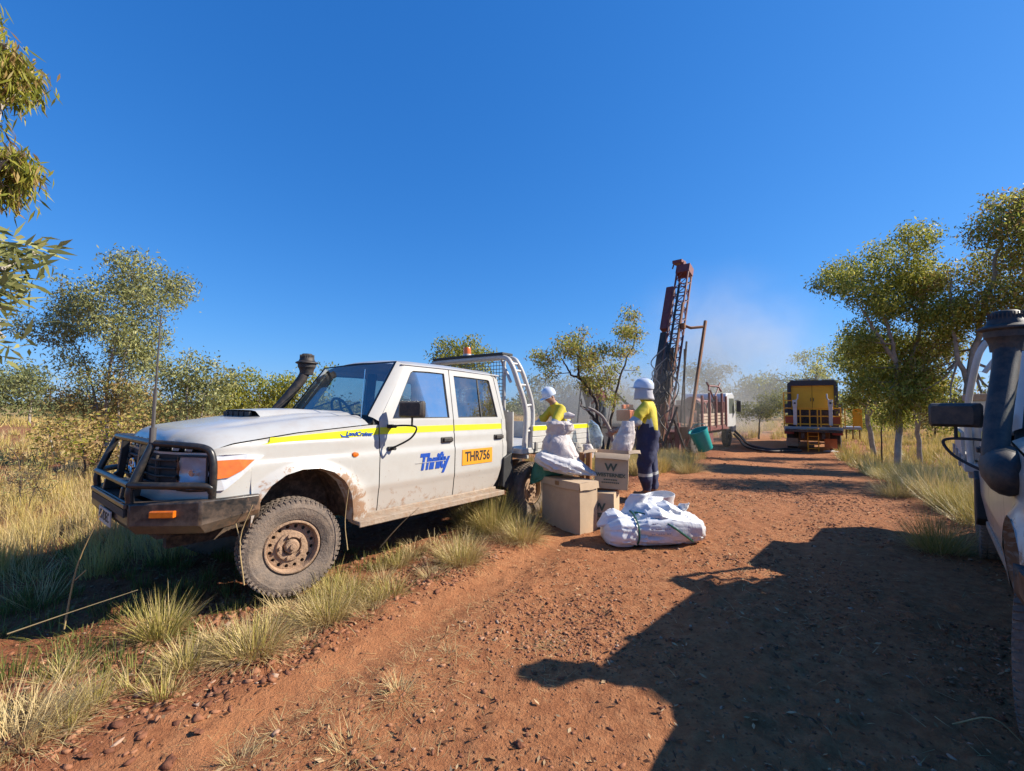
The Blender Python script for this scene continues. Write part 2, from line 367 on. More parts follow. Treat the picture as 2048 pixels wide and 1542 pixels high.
def make_ute(loc, yaw, pitch, label, main=True, steer=0):
    root = empty('dual_cab_ute', loc, label=label, cat='ute', group='white utes parked along the track')
    # forward (+x) points to (-sin yaw, -cos yaw)
    F = Vector((-math.sin(yaw), -math.cos(yaw), 0)); L = Vector((math.cos(yaw), -math.sin(yaw), 0)); U = Vector((0, 0, 1))
    F, U = F*math.cos(pitch)+U*math.sin(pitch), U*math.cos(pitch)-F*math.sin(pitch)
    root.rotation_euler = Matrix((F, L, U)).transposed().to_euler()
    P_ = M['paint']
    ax = sorted(p[0] for p in ARCH); az = {p[0]: p[1] for p in ARCH}
    arch_x = [p[0] for p in ARCH[::-1]]; arch_z = [p[1] for p in ARCH[::-1]]
    for s in (1, -1):
        # --- front guard with its arch lip
        mb = MB()
        xs = [.575, .54, .50, .45, .41, .35, .331]+[.33-.005*0]+list(np.linspace(.325, -.49, 46))+[-.4951, -.52, -.56, -.62, -.68, -.743]
        def zlo(x):
            if x > .33: return .80
            if x < -.495: return .47
            return float(np.interp(x, arch_x, arch_z))
        def off(x, z):
            o = 0
            d = math.hypot((x+.09)/1.0, (z-.42)*.98)
            o += .038*float(1-sstep(.50, .60, d)) if z > .45 else 0
            if x > .45: o -= .30*((x-.45)/.25)**2*.35          # rounded front corner
            return o
        side_panel(mb, xs, zlo, lambda x: hood_edge(x)-.004, s, 30, off)
        lip = [(x, s*(ysd(z)+.036), z) for x, z in ARCH]; lin = [(x*.97-.003, s*.76, z-.012 if z > .6 else z) for x, z in ARCH]
        mb.add(lip+lin, [((i, i+1, len(lip)+i+1, len(lip)+i) if s < 0 else (i, len(lip)+i, len(lip)+i+1, i+1)) for i in range(len(lip)-1)])
        g = mb.build('front_guard', P_, root, 50)
        # arch liner
        mb = MB(); out = [(x, s*.80, z+.01) for x, z in ARCH]; inn = [(x, s*.42, z+.01) for x, z in ARCH]
        mb.add(out+inn, [(i, i+1, len(out)+i+1, len(out)+i) for i in range(len(out)-1)])
        mb.add(inn, [tuple(range(len(inn)))])
        mb.build('arch_liner', M['wellmud'], root, 40)
        # --- doors
        for nm, x0, x1 in (('front_door', -.752, -1.690), ('rear_door', -1.702, -2.505)):
            mb = MB()
            if nm == 'front_door': zl = lambda x: .50
            else: zl = lambda x: float(np.interp(x, [-2.505, -2.44, -2.36, -1.7], [.80, .60, .50, .50]))
            side_panel(mb, list(np.linspace(x0, x1, 24)), zl, lambda x: 1.315, s, 30)
            def fr(pts, z0=0): return [(x, s*(ysd(z)-z0), z) for x, z in pts]
            if nm == 'front_door':
                ou = [(-.752, 1.315), (-1.10, 1.855), (-1.14, 1.872), (-1.40, 1.875), (-1.69, 1.872), (-1.69, 1.6), (-1.69, 1.315), (-1.2, 1.315)]
                inn = [(-.90, 1.335), (-1.165, 1.795), (-1.20, 1.815), (-1.40, 1.82), (-1.625, 1.815), (-1.632, 1.6), (-1.64, 1.335), (-1.2, 1.335)]
            else:
                ou = [(-1.702, 1.315), (-1.702, 1.6), (-1.702, 1.87), (-2.0, 1.862), (-2.38, 1.845), (-2.44, 1.825), (-2.535, 1.315), (-2.1, 1.315)]
                inn = [(-1.772, 1.335), (-1.768, 1.6), (-1.765, 1.80), (-2.0, 1.797), (-2.345, 1.785), (-2.365, 1.77), (-2.445, 1.335), (-2.1, 1.335)]
            mb.ring(fr(ou), fr(inn), flip=(s < 0)); mb.ring(fr(inn), fr(inn, .03), flip=(s < 0)); mb.ring(fr(ou), fr(ou, .03), flip=(s > 0))
            d = mb.build(nm, P_, root, 40)
            wm = MB()
            gl = fr(inn, .016); wm.add(gl, [tuple(range(8))])
            wo_ = wm.build('window', M['glass'] if nm == 'front_door' else M['glass2'], d, 0)
            rb = MB(); c = [((a[0]+0*.0), a[1], a[2]) for a in fr(inn, .011)]
            ce = Vector((np.mean([p[0] for p in c]), np.mean([p[1] for p in c]), np.mean([p[2] for p in c])))
            c2 = [tuple(Vector(p)+(ce-Vector(p)).normalized()*.014) for p in c]
            rb.ring(c, c2)
            if nm == 'rear_door':
                rb.box((-2.16, s*(ysd(1.56)-.012), 1.56), (.022, .008, .47), Matrix.Rotation(s*.19, 3, 'X'))
            rb.build('window_seal', M['rubber'], d, 0)
            hx, hz = (-1.59, 1.105) if nm == 'front_door' else (-2.44, 1.10)
            h = MB(); h.box((hx, s*.853, hz), (.13, .03, .04)); h.box((hx+.01, s*.842, hz), (.16, .012, .058))
            h.build('door_handle', M['plastic'], d, 40, .008)
            if s > 0 or True:
                st = MB(); n = 10; a, b = (x0-.004, x1+.004)
                xs_ = np.linspace(a, b, n)
                st.grid([[(x, s*(ysd(z)+.0025), z) for z in (1.195, 1.225, 1.258)] for x in xs_], 0, flip=(s > 0))
                st.build('reflective_stripe', M['yellow'], d, 40)
        # quarter panel behind the rear door
        mb = MB(); side_panel(mb, [-2.512, -2.56, -2.60, -2.625, -2.64], lambda x: float(np.interp(x, [-2.64, -2.512], [.92, .80])), lambda x: 1.315, s, 20, lambda x, z: -.05*max(0, (-2.56-x)/.08)**2)
        mb.ring([(-2.54, s*ysd(1.315), 1.315), (-2.452, s*ysd(1.825), 1.825), (-2.40, s*ysd(1.86), 1.86)], [(-2.64, s*(ysd(1.315)-.05), 1.315), (-2.575, s*(ysd(1.825)-.05), 1.825), (-2.555, s*(ysd(1.87)-.05), 1.868)])
        mb.build('rear_quarter', P_, root, 40)
        # dark shell behind the shut lines, sill, pillars
        mb = MB(); P = []
        for x in (-.70, -1.2, -1.7, -2.2, -2.5): P.append([(x, s*(ysd(z)-.022), z) for z in (.49, .6, .72, 1.0, 1.05, 1.16, 1.2, 1.33)])
        mb.grid(P); mb.box((-1.695, s*(ysd(1.6)-.03), 1.6), (.11, .03, .56), Matrix.Rotation(s*.17, 3, 'X'))
        mb.build('door_frame', M['rubber'], root, 30)
        mb = MB(); mb.box((-1.45, s*.80, .475), (1.92, .06, .06)); mb.build('sill', M['step'], root, 30, .01)
        mb = MB(); mb.box((-1.47, s*.868, .452), (1.94, .12, .035)); mb.box((-1.47, s*.932, .445), (1.94, .016, .055))
        for bx in (-.8, -1.5, -2.2): mb.box((bx, s*.72, .42), (.05, .3, .04))
        if main: mb.build('side_step', M['step'], root, 30, .008)
        # A pillar strip beside the windscreen
        mb = MB()
        mb.grid([[(-.745, s*.822, 1.315), (-1.103, s*.728, 1.86)], [(-.70, s*.802, 1.345), (-1.062, s*.706, 1.887)], [(-.664, s*.774, 1.362), (-1.033, s*.687, 1.900)]], flip=(s < 0))
        mb.build('windscreen_pillar', P_, root, 40)
        # indicator, head lamp
        mb = MB(); pts = [(.245, 1.083), (.36, 1.10), (.50, 1.105), (.57, 1.10), (.57, .865), (.50, .865), (.42, .93)]
        def onside(x, z, e): return (x, s*(ysd(z)+off(x, z)+e+.010), z)
        mb.prism(pts, lambda x, z: onside(x, z, -.02), lambda x, z: onside(x, z, .006)); mb.build('lamp_surround', M['clear_lamp'], root, 0)
        mb = MB(); pts = [(.315, 1.058), (.42, 1.068), (.55, 1.068), (.555, .945), (.48, .950), (.39, .995)]
        mb.prism(pts, lambda x, z: onside(x, z, -.01), lambda x, z: onside(x, z, .012)); mb.build('indicator', M['amber'], root, 0)
        # head lamp unit on the corner: chrome bowl, bulb, clear cover, dark rim
        A = Vector((.712, s*.618, 0)); B = Vector((.590, s*.812, 0)); ow = Vector((abs((B-A).y), s*abs((B-A).x), 0)).normalized()
        def lp(u, z, d=0): return A.lerp(B, u)+ow*(d+.022*math.sin(math.pi*u))+Vector((0, 0, z))
        P = []
        for u in np.linspace(.03, .97, 15):
            r = []
            for z in np.linspace(.872, 1.092, 13):
                q = math.hypot((u-.5)/.5, (z-.982)/.115); r.append(tuple(lp(u, z, -.012-.055*max(0, 1-q*q)+.006*math.sin(u*44)*math.cos(z*90))))
            P.append(r)
        hl = MB(); hl.grid(P); ho = hl.build('headlight', M['reflector'], root, 60)
        hl = MB(); hl.tube([lp(.5, .982, -.08), lp(.5, .982, -.02)], .024, 10); hl.tube([lp(.5, .982, -.03), lp(.5, .982, -.012)], .018, 12); hl.build('bulb_shield', M['chrome'], ho, 30)
        hl = MB(); hl.grid([[tuple(lp(u, z, .004)) for z in (.868, .98, 1.096)] for u in np.linspace(.02, .98, 9)]); hl.build('lens', M['lens'], ho, 60)
        hl = MB(); hl.ring([tuple(lp(u, z, -.004)) for u, z in ((0, .860), (.5, .858), (1, .860), (1, .98), (1, 1.105), (.5, 1.107), (0, 1.105), (0, .98))], [tuple(lp(u, z, .002)) for u, z in ((.05, .880), (.5, .874), (.95, .880), (.96, .98), (.95, 1.086), (.5, 1.092), (.05, 1.086), (.04, .98))]); hl.build('bezel', M['rubber'], ho, 0)
        mi_ = MB(); mi_.lathe([(0, .018), (.018, .014), (.024, 0)], c=(-.50, s*(ysd(1.03)-.002), 1.03), axis='Y', n=14, sc=(1, 1.0))
        if s < 0: mi_.v = [(p[0], 2*s*(ysd(1.03)-.002)-p[1], p[2]) for p in mi_.v]
        mi_.v = [((p[0]+.50)*1.5-.50, p[1], p[2]) for p in mi_.v]
        mi_.build('side_repeater', M['amber'], root, 40)
        # mirror on its bent arm
        mr = MB(); hx = -.86
        arm = bez([(hx, s*.83, 1.265), (hx-.06, s*.95, 1.275), (hx-.10, s*1.06, 1.27), (hx-.105, s*1.09, 1.24), (hx-.08, s*1.04, 1.16), (hx-.02, s*.93, 1.09), (hx, s*.84, 1.06)], 5)
        mr.tube(arm, .009, 7); mr.tube([(hx-.10, s*1.03, 1.27), (hx-.10, s*1.03, 1.35)], .010, 7)
        for hz in (1.265, 1.06): mr.box((hx, s*.84, hz), (.05, .035, .035)); mr.tube([(hx-.02, s*.87, hz), (hx-.02, s*.895, hz)], .016, 8)
        ao = mr.build('mirror_arm', M['rubber'], root, 40)
        mr = MB(); rot = Matrix.Rotation(s*R(22), 3, 'Z')
        cm = Vector((hx-.10, s*1.03, 1.425))
        prof = [(-.13, -.06), (-.118, -.078), (.118, -.078), (.13, -.06), (.13, .06), (.118, .078), (-.118, .078), (-.13, .06)]
        mr.prism(prof, lambda a, b: cm+rot @ Vector((-.012, a, b)), lambda a, b: cm+rot @ Vector((.025, a*.97, b*.95)))
        mr.prism(prof, lambda a, b: cm+rot @ Vector((.025, a*.97, b*.95)), lambda a, b: cm+rot @ Vector((.05, a*.8, b*.75)))
        mo = mr.build('mirror', M['plastic'], ao, 40)
        mr = MB(); mr.prism([(a*.92, b*.9) for a, b in prof], lambda a, b: cm+rot @ Vector((-.0125, a, b)), lambda a, b: cm+rot @ Vector((-.015, a, b))); mr.build('mirror_glass', M['mirrorglass'], mo, 0)
    # --- hood
    mb = MB(); ysn = np.linspace(-1, 1, 57); P = []
    ss = np.concatenate([np.linspace(0, .80, 30), np.linspace(.83, 1.0, 14)])
    for q in ss:
        row = []
        for t in ysn:
            y = t*.818; ay_ = abs(y); xf = float(np.interp(ay_, [0, .30, .45, .52, .70, .79, .818], [.775, .772, .752, .722, .655, .605, .572]))
            x = -.64+(xf+.64)*q; e = hood_edge(min(x, .62))+.004
            zc = float(np.interp(x, [-.64, -.2, .16, .5, .72, .87], [1.385, 1.375, 1.335, 1.285, 1.25, 1.225]))+.018*(1-t*t)
            z = e+(zc-e)*(1-abs(t)**5.5)
            z -= .016*math.exp(-((ay_-.56)/.045)**2)*float(1-sstep(.25, .6, x))   # pressed channel
            dd = min(1, (xf-x)/.17); z = 1.128+(z-1.128)*(1-(1-dd)**2.6)**.5 if dd < 1 else z
            row.append((x, y, z))
        P.append(row)
    mb.grid(P); ho = mb.build('hood', M['paint_clean'], root, 45)
    mb = MB()                                                       # intake scoop
    P = []
    for k, x in enumerate(np.linspace(.14, -.62, 14)):
        t = k/13; row = []; hw = .37+.09*t
        for y in np.linspace(-hw, hw, 17):
            e = abs(y)/hw; zc = float(np.interp(x, [-.64, -.2, .16, .5], [1.385, 1.375, 1.335, 1.285]))+.018*(1-(y/.818)**2)
            z = zc-.010+.052*(1-.75*t)*float(1-sstep(.84, 1.0, e))+.012*(1-t)
            row.append((x-.05*(e**4), y, z))
        P.append(row)
    mb.grid(P); so = mb.build('hood_scoop', M['paint_clean'], ho, 50)
    mb = MB(); zb = 1.352
    mb.box((.134, 0, zb+.020), (.02, .56, .046)); mb.build('scoop_opening', M['rubber'], so, 0)
    mb = MB()
    for y in (-.17, -.06, .06, .17): mb.box((.146, y, zb+.018), (.012, .010, .048))
    mb.build('scoop_vane', M['plastic'], so, 0)
    # cowl and wipers
    mb = MB(); mb.grid([[(-.63, y, 1.285+.095*(1-(abs(y)/.8)**4)) for y in np.linspace(-.80, .80, 13)], [(-.66, y, 1.27+.09*(1-(abs(y)/.8)**4)) for y in np.linspace(-.80, .80, 13)], [(-.74+.05*(1-(y/.8)**2), y, 1.36) for y in np.linspace(-.80, .80, 13)]])
    mb.build('cowl', M['plastic'], root, 40)
    mb = MB()
    for y0, y1 in ((-.55, -.05), (.0, .5)):
        mb.tube([(-.655, y0, 1.395), (-.69, (y0+y1)/2, 1.42), (-.75, y1, 1.49)], .008, 6)
    mb.build('wiper', M['rubber'], root, 40)
    # windscreen
    def wsp(t, y): # t 0 bottom .. 1 top
        yw = (.775+(.688-.775)*t)*y; bow = .05*(1-y*y)
        return (-.668+(-1.035+.668)*t+bow, yw, 1.36+(1.90-1.36)*t)
    mb = MB(); mb.grid([[wsp(t, y) for y in np.linspace(-1, 1, 13)] for t in np.linspace(0, 1, 6)]); wso = mb.build('windscreen', M['screen'], root, 60)
    mb = MB(); ed = [wsp(0, y) for y in np.linspace(-1, 1, 9)]+[wsp(t, 1) for t in (.33, .66)]+[wsp(1, y) for y in np.linspace(1, -1, 9)]+[wsp(t, -1) for t in (.66, .33)]
    ce = Vector((-.86, 0, 1.6)); e2 = [tuple(Vector(p)+(ce-Vector(p))*.055) for p in ed]
    mb.ring([(p[0]+.004, p[1], p[2]+.002) for p in ed], [(p[0]+.004, p[1], p[2]+.002) for p in e2]); mb.build('windscreen_seal', M['rubber'], wso, 0)
    # roof
    mb = MB(); P = []
    for x in list(np.linspace(-1.06, -1.14, 4))+list(np.linspace(-1.25, -2.45, 12))+[-2.50, -2.54, -2.56]:
        row = []
        for t in np.linspace(-1, 1, 25):
            hw = .722; y = t*hw; z = 1.905+.052*(1-t**2)-.028*float(sstep(.86, 1, abs(t)))
            z -= .042*float(1-sstep(-1.06, -1.2, x)*1.0) if x > -1.2 else 0
            z -= .03*float(sstep(-2.42, -2.56, x)); z -= .02*float(sstep(-1.6, -2.5, x))
            row.append((x+.045*(1-t*t)*(1 if x > -1.3 else 0), y, z))
        P.append(row)
    mb.grid(P)
    for s in (1, -1):
        mb.grid([[(x, s*.722, 1.880-.02*float(sstep(-1.6, -2.5, x))), (x, s*.735, 1.868-.02*float(sstep(-1.6, -2.5, x))), (x, s*.715, 1.862-.02*float(sstep(-1.6, -2.5, x)))] for x in np.linspace(-1.06, -2.56, 12)], flip=(s < 0))
    mb.build('roof', M['paint_clean'], root, 45)
    # back of the cab
    mb = MB(); mb.ring([(-2.60, -.77, .75), (-2.60, .77, .75), (-2.635, .77, 1.315), (-2.56, .66, 1.87), (-2.56, -.66, 1.87), (-2.635, -.77, 1.315)], [(-2.605, -.5, 1.30), (-2.605, .5, 1.30), (-2.61, .55, 1.40), (-2.575, .5, 1.72), (-2.575, -.5, 1.72), (-2.61, -.55, 1.40)])
    mb.build('cab_back', P_, root, 30)
    mb = MB(); mb.add([(-2.60, -.5, 1.30), (-2.60, .5, 1.30), (-2.60, .55, 1.40), (-2.57, .5, 1.72), (-2.57, -.5, 1.72), (-2.60, -.55, 1.40)], [tuple(range(6))]); mb.build('rear_window', M['glass2'], root, 0)
    # inside the cab
    mb = MB(); mb.box((-.93, 0, 1.20), (.40, 1.5, .22)); mb.box((-.82, 0, 1.33), (.2, 1.45, .05)); mb.box((-1.6, 0, .55), (2.0, 1.55, .05)); mb.build('dashboard', M['plastic'], root, 30, .03)
    for y in (-.38, .38):
        for xb in (-1.55, -2.30):
            mb = MB(); mb.box((xb+.18, y, .92), (.5, .50, .16)); mb.box((xb-.10, y, 1.22), (.14, .48, .58), Matrix.Rotation(-.18, 3, 'Y')); mb.box((xb-.17, y, 1.60), (.09, .26, .17), Matrix.Rotation(-.15, 3, 'Y'))
            mb.build('seat', M['seat'], root, 40, .05)
    mb = MB(); ring = []
    c = Vector((-1.10, -.38, 1.37)); rt = Matrix.Rotation(R(-62), 3, 'Y')
    mb.tube([c+rt @ Vector((.19*math.cos(a), .19*math.sin(a), 0)) for a in np.linspace(0, 2*math.pi, 25)], .015, 7)
    for a in (0.3, 2.84, 4.7): mb.tube([c, c+rt @ Vector((.18*math.cos(a), .18*math.sin(a), 0))], .014, 6)
    mb.tube([c, c+rt @ Vector((0, 0, -.25))], .03, 8); mb.build('steering_wheel', M['rubber'], root, 40)
    # front panel, grille and badge
    mb = MB()
    def nose(z): return [(.58, -.825, z), (.70, -.63, z), (.745, -.505, z), (.765, -.46, z), (.785, 0, z), (.765, .46, z), (.745, .505, z), (.70, .63, z), (.58, .825, z)]
    mb.grid([nose(.77), nose(.80), nose(.862)]); mb.grid([nose(1.104), nose(1.120)])
    mb.build('front_panel', P_, root, 30)
    mb = MB(); mb.grid([[(.64, -.60, .80), (.64, -.60, 1.10)], [(.64, .60, .80), (.64, .60, 1.10)]]); mb.build('radiator_panel', M['rubber'], root, 0)
    gr = MB(); gr.grid([[(x, y, z) for z in (.862, .98, 1.104)] for x, y in ((.705, -.612), (.75, -.505), (.77, -.46), (.79, 0), (.77, .46), (.75, .505), (.705, .612))]); go = gr.build('grille', M['rubber'], root, 0)
    gr = MB()
    for z in (.90, .955, 1.01, 1.065): gr.tube([(.715, -.612, z), (.762, -.505, z), (.785, -.46, z), (.805, 0, z), (.785, .46, z), (.762, .505, z), (.715, .612, z)], .011, 6)
    for y in (-.46, .46, -.2, .2): gr.box((.800-.035*abs(y), y, .985), (.018, .014, .22))
    gr.build('grille_bar', M['plastic'], go, 30, .004)
    gr = MB(); c = Vector((.825, 0, .985))
    for (ry, rz, dz) in ((.085, .058, 0), (.03, .055, 0), (.06, .022, .028)):
        gr.tube([c+Vector((0, ry*math.cos(a), dz+rz*math.sin(a))) for a in np.linspace(0, 2*math.pi, 25)], .007, 6)
    gr.build('badge', M['chrome'], go, 40)
    # --- steel bull bar
    bm = MB(); plan = [(.28, .90), (.64, .87), (.945, .56), (.955, -.56), (.65, -.87), (.28, -.90)]
    inn = [(.28, .80), (.60, .78), (.86, .50), (.86, -.50), (.60, -.78), (.28, -.80)]
    zt, zm, zb_ = [.815, .815, .80, .80, .815, .815], .64, [.66, .605, .61, .61, .605, .66]
    n = 6
    V = []
    for (x, y), t in zip(plan, zt): V.append((x, y, t))
    for (x, y), b in zip(plan, zb_): V.append((x-(.0), y, b+.05))
    for (x, y), b in zip(plan, zb_): V.append((x-.05*(1 if x > .5 else .2), y*.96, b-.02))
    for (x, y), t in zip(inn, zt): V.append((x, y, t))
    for (x, y), b in zip(inn, zb_): V.append((x, y, b))
    Fc = []
    for i in range(n-1):
        Fc += [(i, i+1, n+i+1, n+i), (n+i, n+i+1, 2*n+i+1, 2*n+i), (i+1, i, 3*n+i, 3*n+i+1), (2*n+i, 2*n+i+1, 4*n+i+1, 4*n+i)]
    for e in (0, n-1): Fc.append((e, n+e, 2*n+e, 4*n+e, 3*n+e))
    bm.add(V, Fc); bmo = bm.build('bumper', M['black_bump'], root, 20, .012)
    bm = MB(); bm.box((.955, 0, .735), (.014, 1.04, .05)); bm.build('winch_slot', M['rubber'], bmo, 0)
    bm = MB(); bm.box((.956, 0, .782), (.02, 1.08, .032)); bm.build('bumper_lip', M['black_bar'], bmo, 0, .006)
    bb = MB(); r = .0235
    for s in (1, -1):
        bb.tube(bez([(.93, s*.52, .80), (.93, s*.52, .90), (.845, s*.52, 1.13), (.825, s*.51, 1.18)], 6), r, 10)
        bb.tube(bez([(.935, s*.52, .915), (.80, s*.70, .915), (.60, s*.83, .90), (.57, s*.84, .86)], 6), r, 10)
        bb.tube(bez([(.565, s*.835, .80), (.565, s*.845, .95), (.57, s*.835, 1.08), (.60, s*.80, 1.150), (.70, s*.69, 1.172), (.825, s*.51, 1.185)], 6), r, 10)
    bb.tube([(.825, -.51, 1.185), (.84, -.2, 1.19), (.84, .2, 1.19), (.825, .51, 1.185)], r, 10)
    bb.tube([(.935, -.52, .915), (.935, .52, .915)], r, 10)
    bbo = bb.build('bull_bar', M['black_bar'], root, 50)
    bb = MB()
    for s in (1, -1):
        bb.prism([(.95, .80), (.82, .80), (.74, 1.17), (.80, 1.17)], lambda x, z: (x, s*.27-.012, z), lambda x, z: (x, s*.27+.012, z))
    for s in (1, -1):
        o_ = MB(); o_.prism([(.95, .80), (.84, .80), (.80, 1.18), (.85, 1.18), (.87, .93), (.94, .87)], lambda x, z: (x-.01, s*.27-.02, z), lambda x, z: (x-.01, s*.27+.02, z)); o_.build('stanchion', M['black_bar'], bbo, 0, .005)
    for s in (1, -1):
        o_ = MB(); u = Vector((-.31, .31, 0)).normalized() if s > 0 else Vector((-.31, -.31, 0)).normalized()
        nrm = Vector((.71, s*.71, 0)); c = Vector((.80, s*.72, .735))
        o_.prism([(-.075, -.022), (.075, -.022), (.075, .022), (-.075, .022)], lambda a, b: c+u*a+Vector((0, 0, b))-nrm*.01, lambda a, b: c+u*a+Vector((0, 0, b))+nrm*.022)
        o_.build('bumper_lamp', M['amber'], bmo, 0, .006)
    pl = MB(); pl.box((.966, .02, .648), (.008, .372, .105)); po = pl.build('number_plate', M['plate'], bmo, 0)
    if main: text('437DEC', .095, M['ink'], po, (.971, .02, .648), (0, 1, 0), (0, 0, 1), ext=.001, bold=.001, sx=.95)
    # aerials
    an = MB(); an.tube([(.83, .52, 1.19), (.83, .52, 1.29)], .020, 9); an.tube([(.83, .52, 1.29), (.83, .525, 1.42), (.825, .55, 2.06)], [.010, .007, .004], 6); an.tube([(.83, .52, 1.28), (.83, .532, 1.55)], .011, 7)
    if main: an.build('aerial', M['frame_dark'], bbo, 40)
    an = MB(); an.tube([(-.62, .72, 1.27), (-.625, .72, 1.30)], .014, 8); an.tube([(-.625, .72, 1.30), (-.66, .715, 1.79)], .0045, 6); an.build('radio_aerial', M['chrome'], root, 40)
    # snorkel on the right-hand side
    sn = MB()
    sn.lathe([(.0, 0)], n=4) if False else None
    body = bez([(-.36, -.86, 1.10), (-.43, -.895, 1.20), (-.51, -.885, 1.315), (-.63, -.86, 1.47), (-.80, -.815, 1.72), (-.86, -.80, 1.84)], 5)
    V = []; Fq = []; K = 12
    for i, p in enumerate(body):
        t = i/(len(body)-1); rx, ry = (.095-.042*min(1, t*2.2)), (.052+.008*t)
        dirx = Vector((.60, 0, .80)) if t > .3 else Vector((.85, 0, .5))
        axx = Vector((dirx.z, 0, -dirx.x))
        axx = Vector((.85, 0, .52)).normalized()
        for k in range(K):
            a = 2*math.pi*k/K; V.append(p+axx*rx*math.cos(a)+Vector((0, 1, 0))*ry*math.sin(a))
    for i in range(len(body)-1):
        for k in range(K): Fq.append((i*K+k, i*K+(k+1) % K, (i+1)*K+(k+1) % K, (i+1)*K+k))
    sn.add(V, Fq); sn.add(V[:K], [tuple(range(K))])
    n0 = len(sn.v); sn.tube([(-.64, -.86, 1.17), (-.60, -.86, 1.165), (-.54, -.86, 1.16), (-.42, -.86, 1.15), (-.30, -.86, 1.135), (-.22, -.86, 1.125), (-.185, -.86, 1.12)], [.02, .085, .12, .125, .115, .085, .02], 16)
    for i in range(n0, len(sn.v)): p = sn.v[i]; sn.v[i] = (p[0], -.865+(p[1]+.86)*.78, p[2])
    sno = sn.build('snorkel', M['plastic'], root, 50)
    hd = MB(); hd.lathe([(.0, .118), (.050, .116), (.062, .106), (.088, .032), (.122, .014), (.124, .004), (.098, -.008), (.096, -.045), (.086, -.055), (.076, -.085), (.072, -.13), (.0, -.13)], c=(-.875, -.80, 1.945), n=28)
    for k in range(28):
        a = 2*math.pi*k/28; hd.box((-.875+.0745*math.cos(a), -.80+.0745*math.sin(a), 2.012), (.006, .006, .07))
    hd.build('snorkel_head', M['plastic'], sno, 40)
    # --- chassis
    ch = MB()
    for y in (-.38, .38): ch.box((-1.9, y, .50), (5.2, .08, .14))
    ch.box((0, 0, .385), (.12, 1.4, .12)); ch.box((-3.18, 0, .385), (.12, 1.4, .12)); ch.lathe([(0, .13), (.1, .1), (.14, 0), (.1, -.1), (0, -.13)], c=(0, -.2, .385), axis='X', n=14); ch.box((-.3, 0, .62), (1.3, .7, .3)); ch.box((-1.8, .45, .5), (1.0, .3, .22)); ch.box((.55, 0, .6), (.5, 1.2, .1))
    ch.build('chassis', M['dark'], root, 30)
    wheel(root, 0, .89, steer, 'front_wheel'); wheel(root, 0, -.89, steer, 'front_wheel'); wheel(root, -3.18, .86, 0, 'rear_wheel'); wheel(root, -3.18, -.86, 0, 'rear_wheel')
    for s in (1, -1):
        mb = MB(); mb.prism([(-2.50, .84), (-2.66, .90), (-2.70, .50), (-2.62, .42), (-2.48, .50)], lambda x, z: (x, s*.60, z), lambda x, z: (x, s*.88, z)); mb.build('mud_flap', M['rubber'], root, 0, .01)
    # --- tray
    tr = MB(); tr.box((-3.72, 0, .90), (1.86, 1.86, .07)); 
    for x in (-2.95, -3.5, -4.1, -4.6): tr.box((x, 0, .83), (.06, 1.8, .07))
    tro = tr.build('tray', M['steel_white'], root, 20, .006)
    for s in (1, -1):
        ds = MB(); x0, x1 = -3.01, -4.64
        for k, (z, t) in enumerate(((.955, .028), (1.035, .022), (1.115, .028), (1.185, .024))): ds.box(((x0+x1)/2, s*.925, z), (x1-x0, t, .075))
        ds.box(((x0+x1)/2, s*.918, 1.07), (x1-x0+.0, .012, .28)); dso = ds.build('tray_side', M['steel_white'], tro, 20, .004)
        st = MB(); st.box(((x0+x1)/2, s*.942, 1.185), (abs(x1-x0)-.02, .003, .06)); st.build('reflective_stripe', M['yellow'], dso, 0)
        for x in (-3.08, -3.8, -4.55):
            la = MB(); la.box((x, s*.95, .95), (.04, .02, .12)); la.build('latch', M['steel'], dso, 0, .004)
    ds = MB(); ds.box((-4.645, 0, 1.07), (.03, 1.84, .29)); ds.build('tailboard', M['steel_white'], tro, 20, .004)
    if not main:
        tb_ = MB(); tb_.box((-3.55, -.30, 1.24), (.95, 1.1, .58)); tbo = tb_.build('tool_box', M['steel_white'], tro, 0, .012)
        tb_ = MB(); tb_.box((-3.55, -.30, 1.56), (1.0, 1.16, .07)); tb_.build('tool_box_lid', M['step'], tbo, 0, .012)
    # headboard: leaning side ladders, top rails, mesh
    hbm = MB()
    for s in (1, -1):
        fpost = bez([(-2.90, s*.88, .88), (-2.92, s*.89, 1.40), (-2.80, s*.84, 1.80), (-2.74, s*.78, 2.02), (-2.74, s*.66, 2.105), (-2.74, s*.3, 2.115), (-2.74, 0, 2.115)], 6)
        rpost = bez([(-3.02, s*.89, .88), (-3.06, s*.90, 1.42), (-2.95, s*.86, 1.80), (-2.87, s*.80, 2.02), (-2.87, s*.68, 2.105), (-2.87, s*.3, 2.115), (-2.87, 0, 2.115)], 6)
        hbm.tube(fpost, .034 if main else .026, 9)
        if main:
            hbm.tube(rpost, .030, 9)
            for k in (3, 7, 11, 15, 18): hbm.tube([fpost[k], rpost[k]], .018, 8)
        pl_ = [fpost[k] for k in range(0, 8)]; q_ = [rpost[k] for k in range(0, 8)]
        if main: hbm.add([tuple(p) for p in pl_+q_], [(i, i+1, 8+i+1, 8+i) for i in range(7)])
        hbm.tube([(-2.76, s*.60, 2.09), (-2.74, s*.78, 1.78)], .02, 8)
        hbm.tube([(-2.755, s*.66, .9), (-2.755, s*.66, 2.06)], .022, 8)
    hbo = hbm.build('headboard', M['steel_white'], root, 50)
    ms = MB()
    for y in np.linspace(-.64, .64, 27): ms.tube([(-2.735, y, 1.47), (-2.735, y, 2.06)], .0045, 4, caps=False)
    for z in np.linspace(1.49, 2.05, 13): ms.tube([(-2.735, -.65, z), (-2.735, .65, z)], .0045, 4, caps=False)
    ms.build('mesh_screen', M['meshgrey'], hbo, 0)
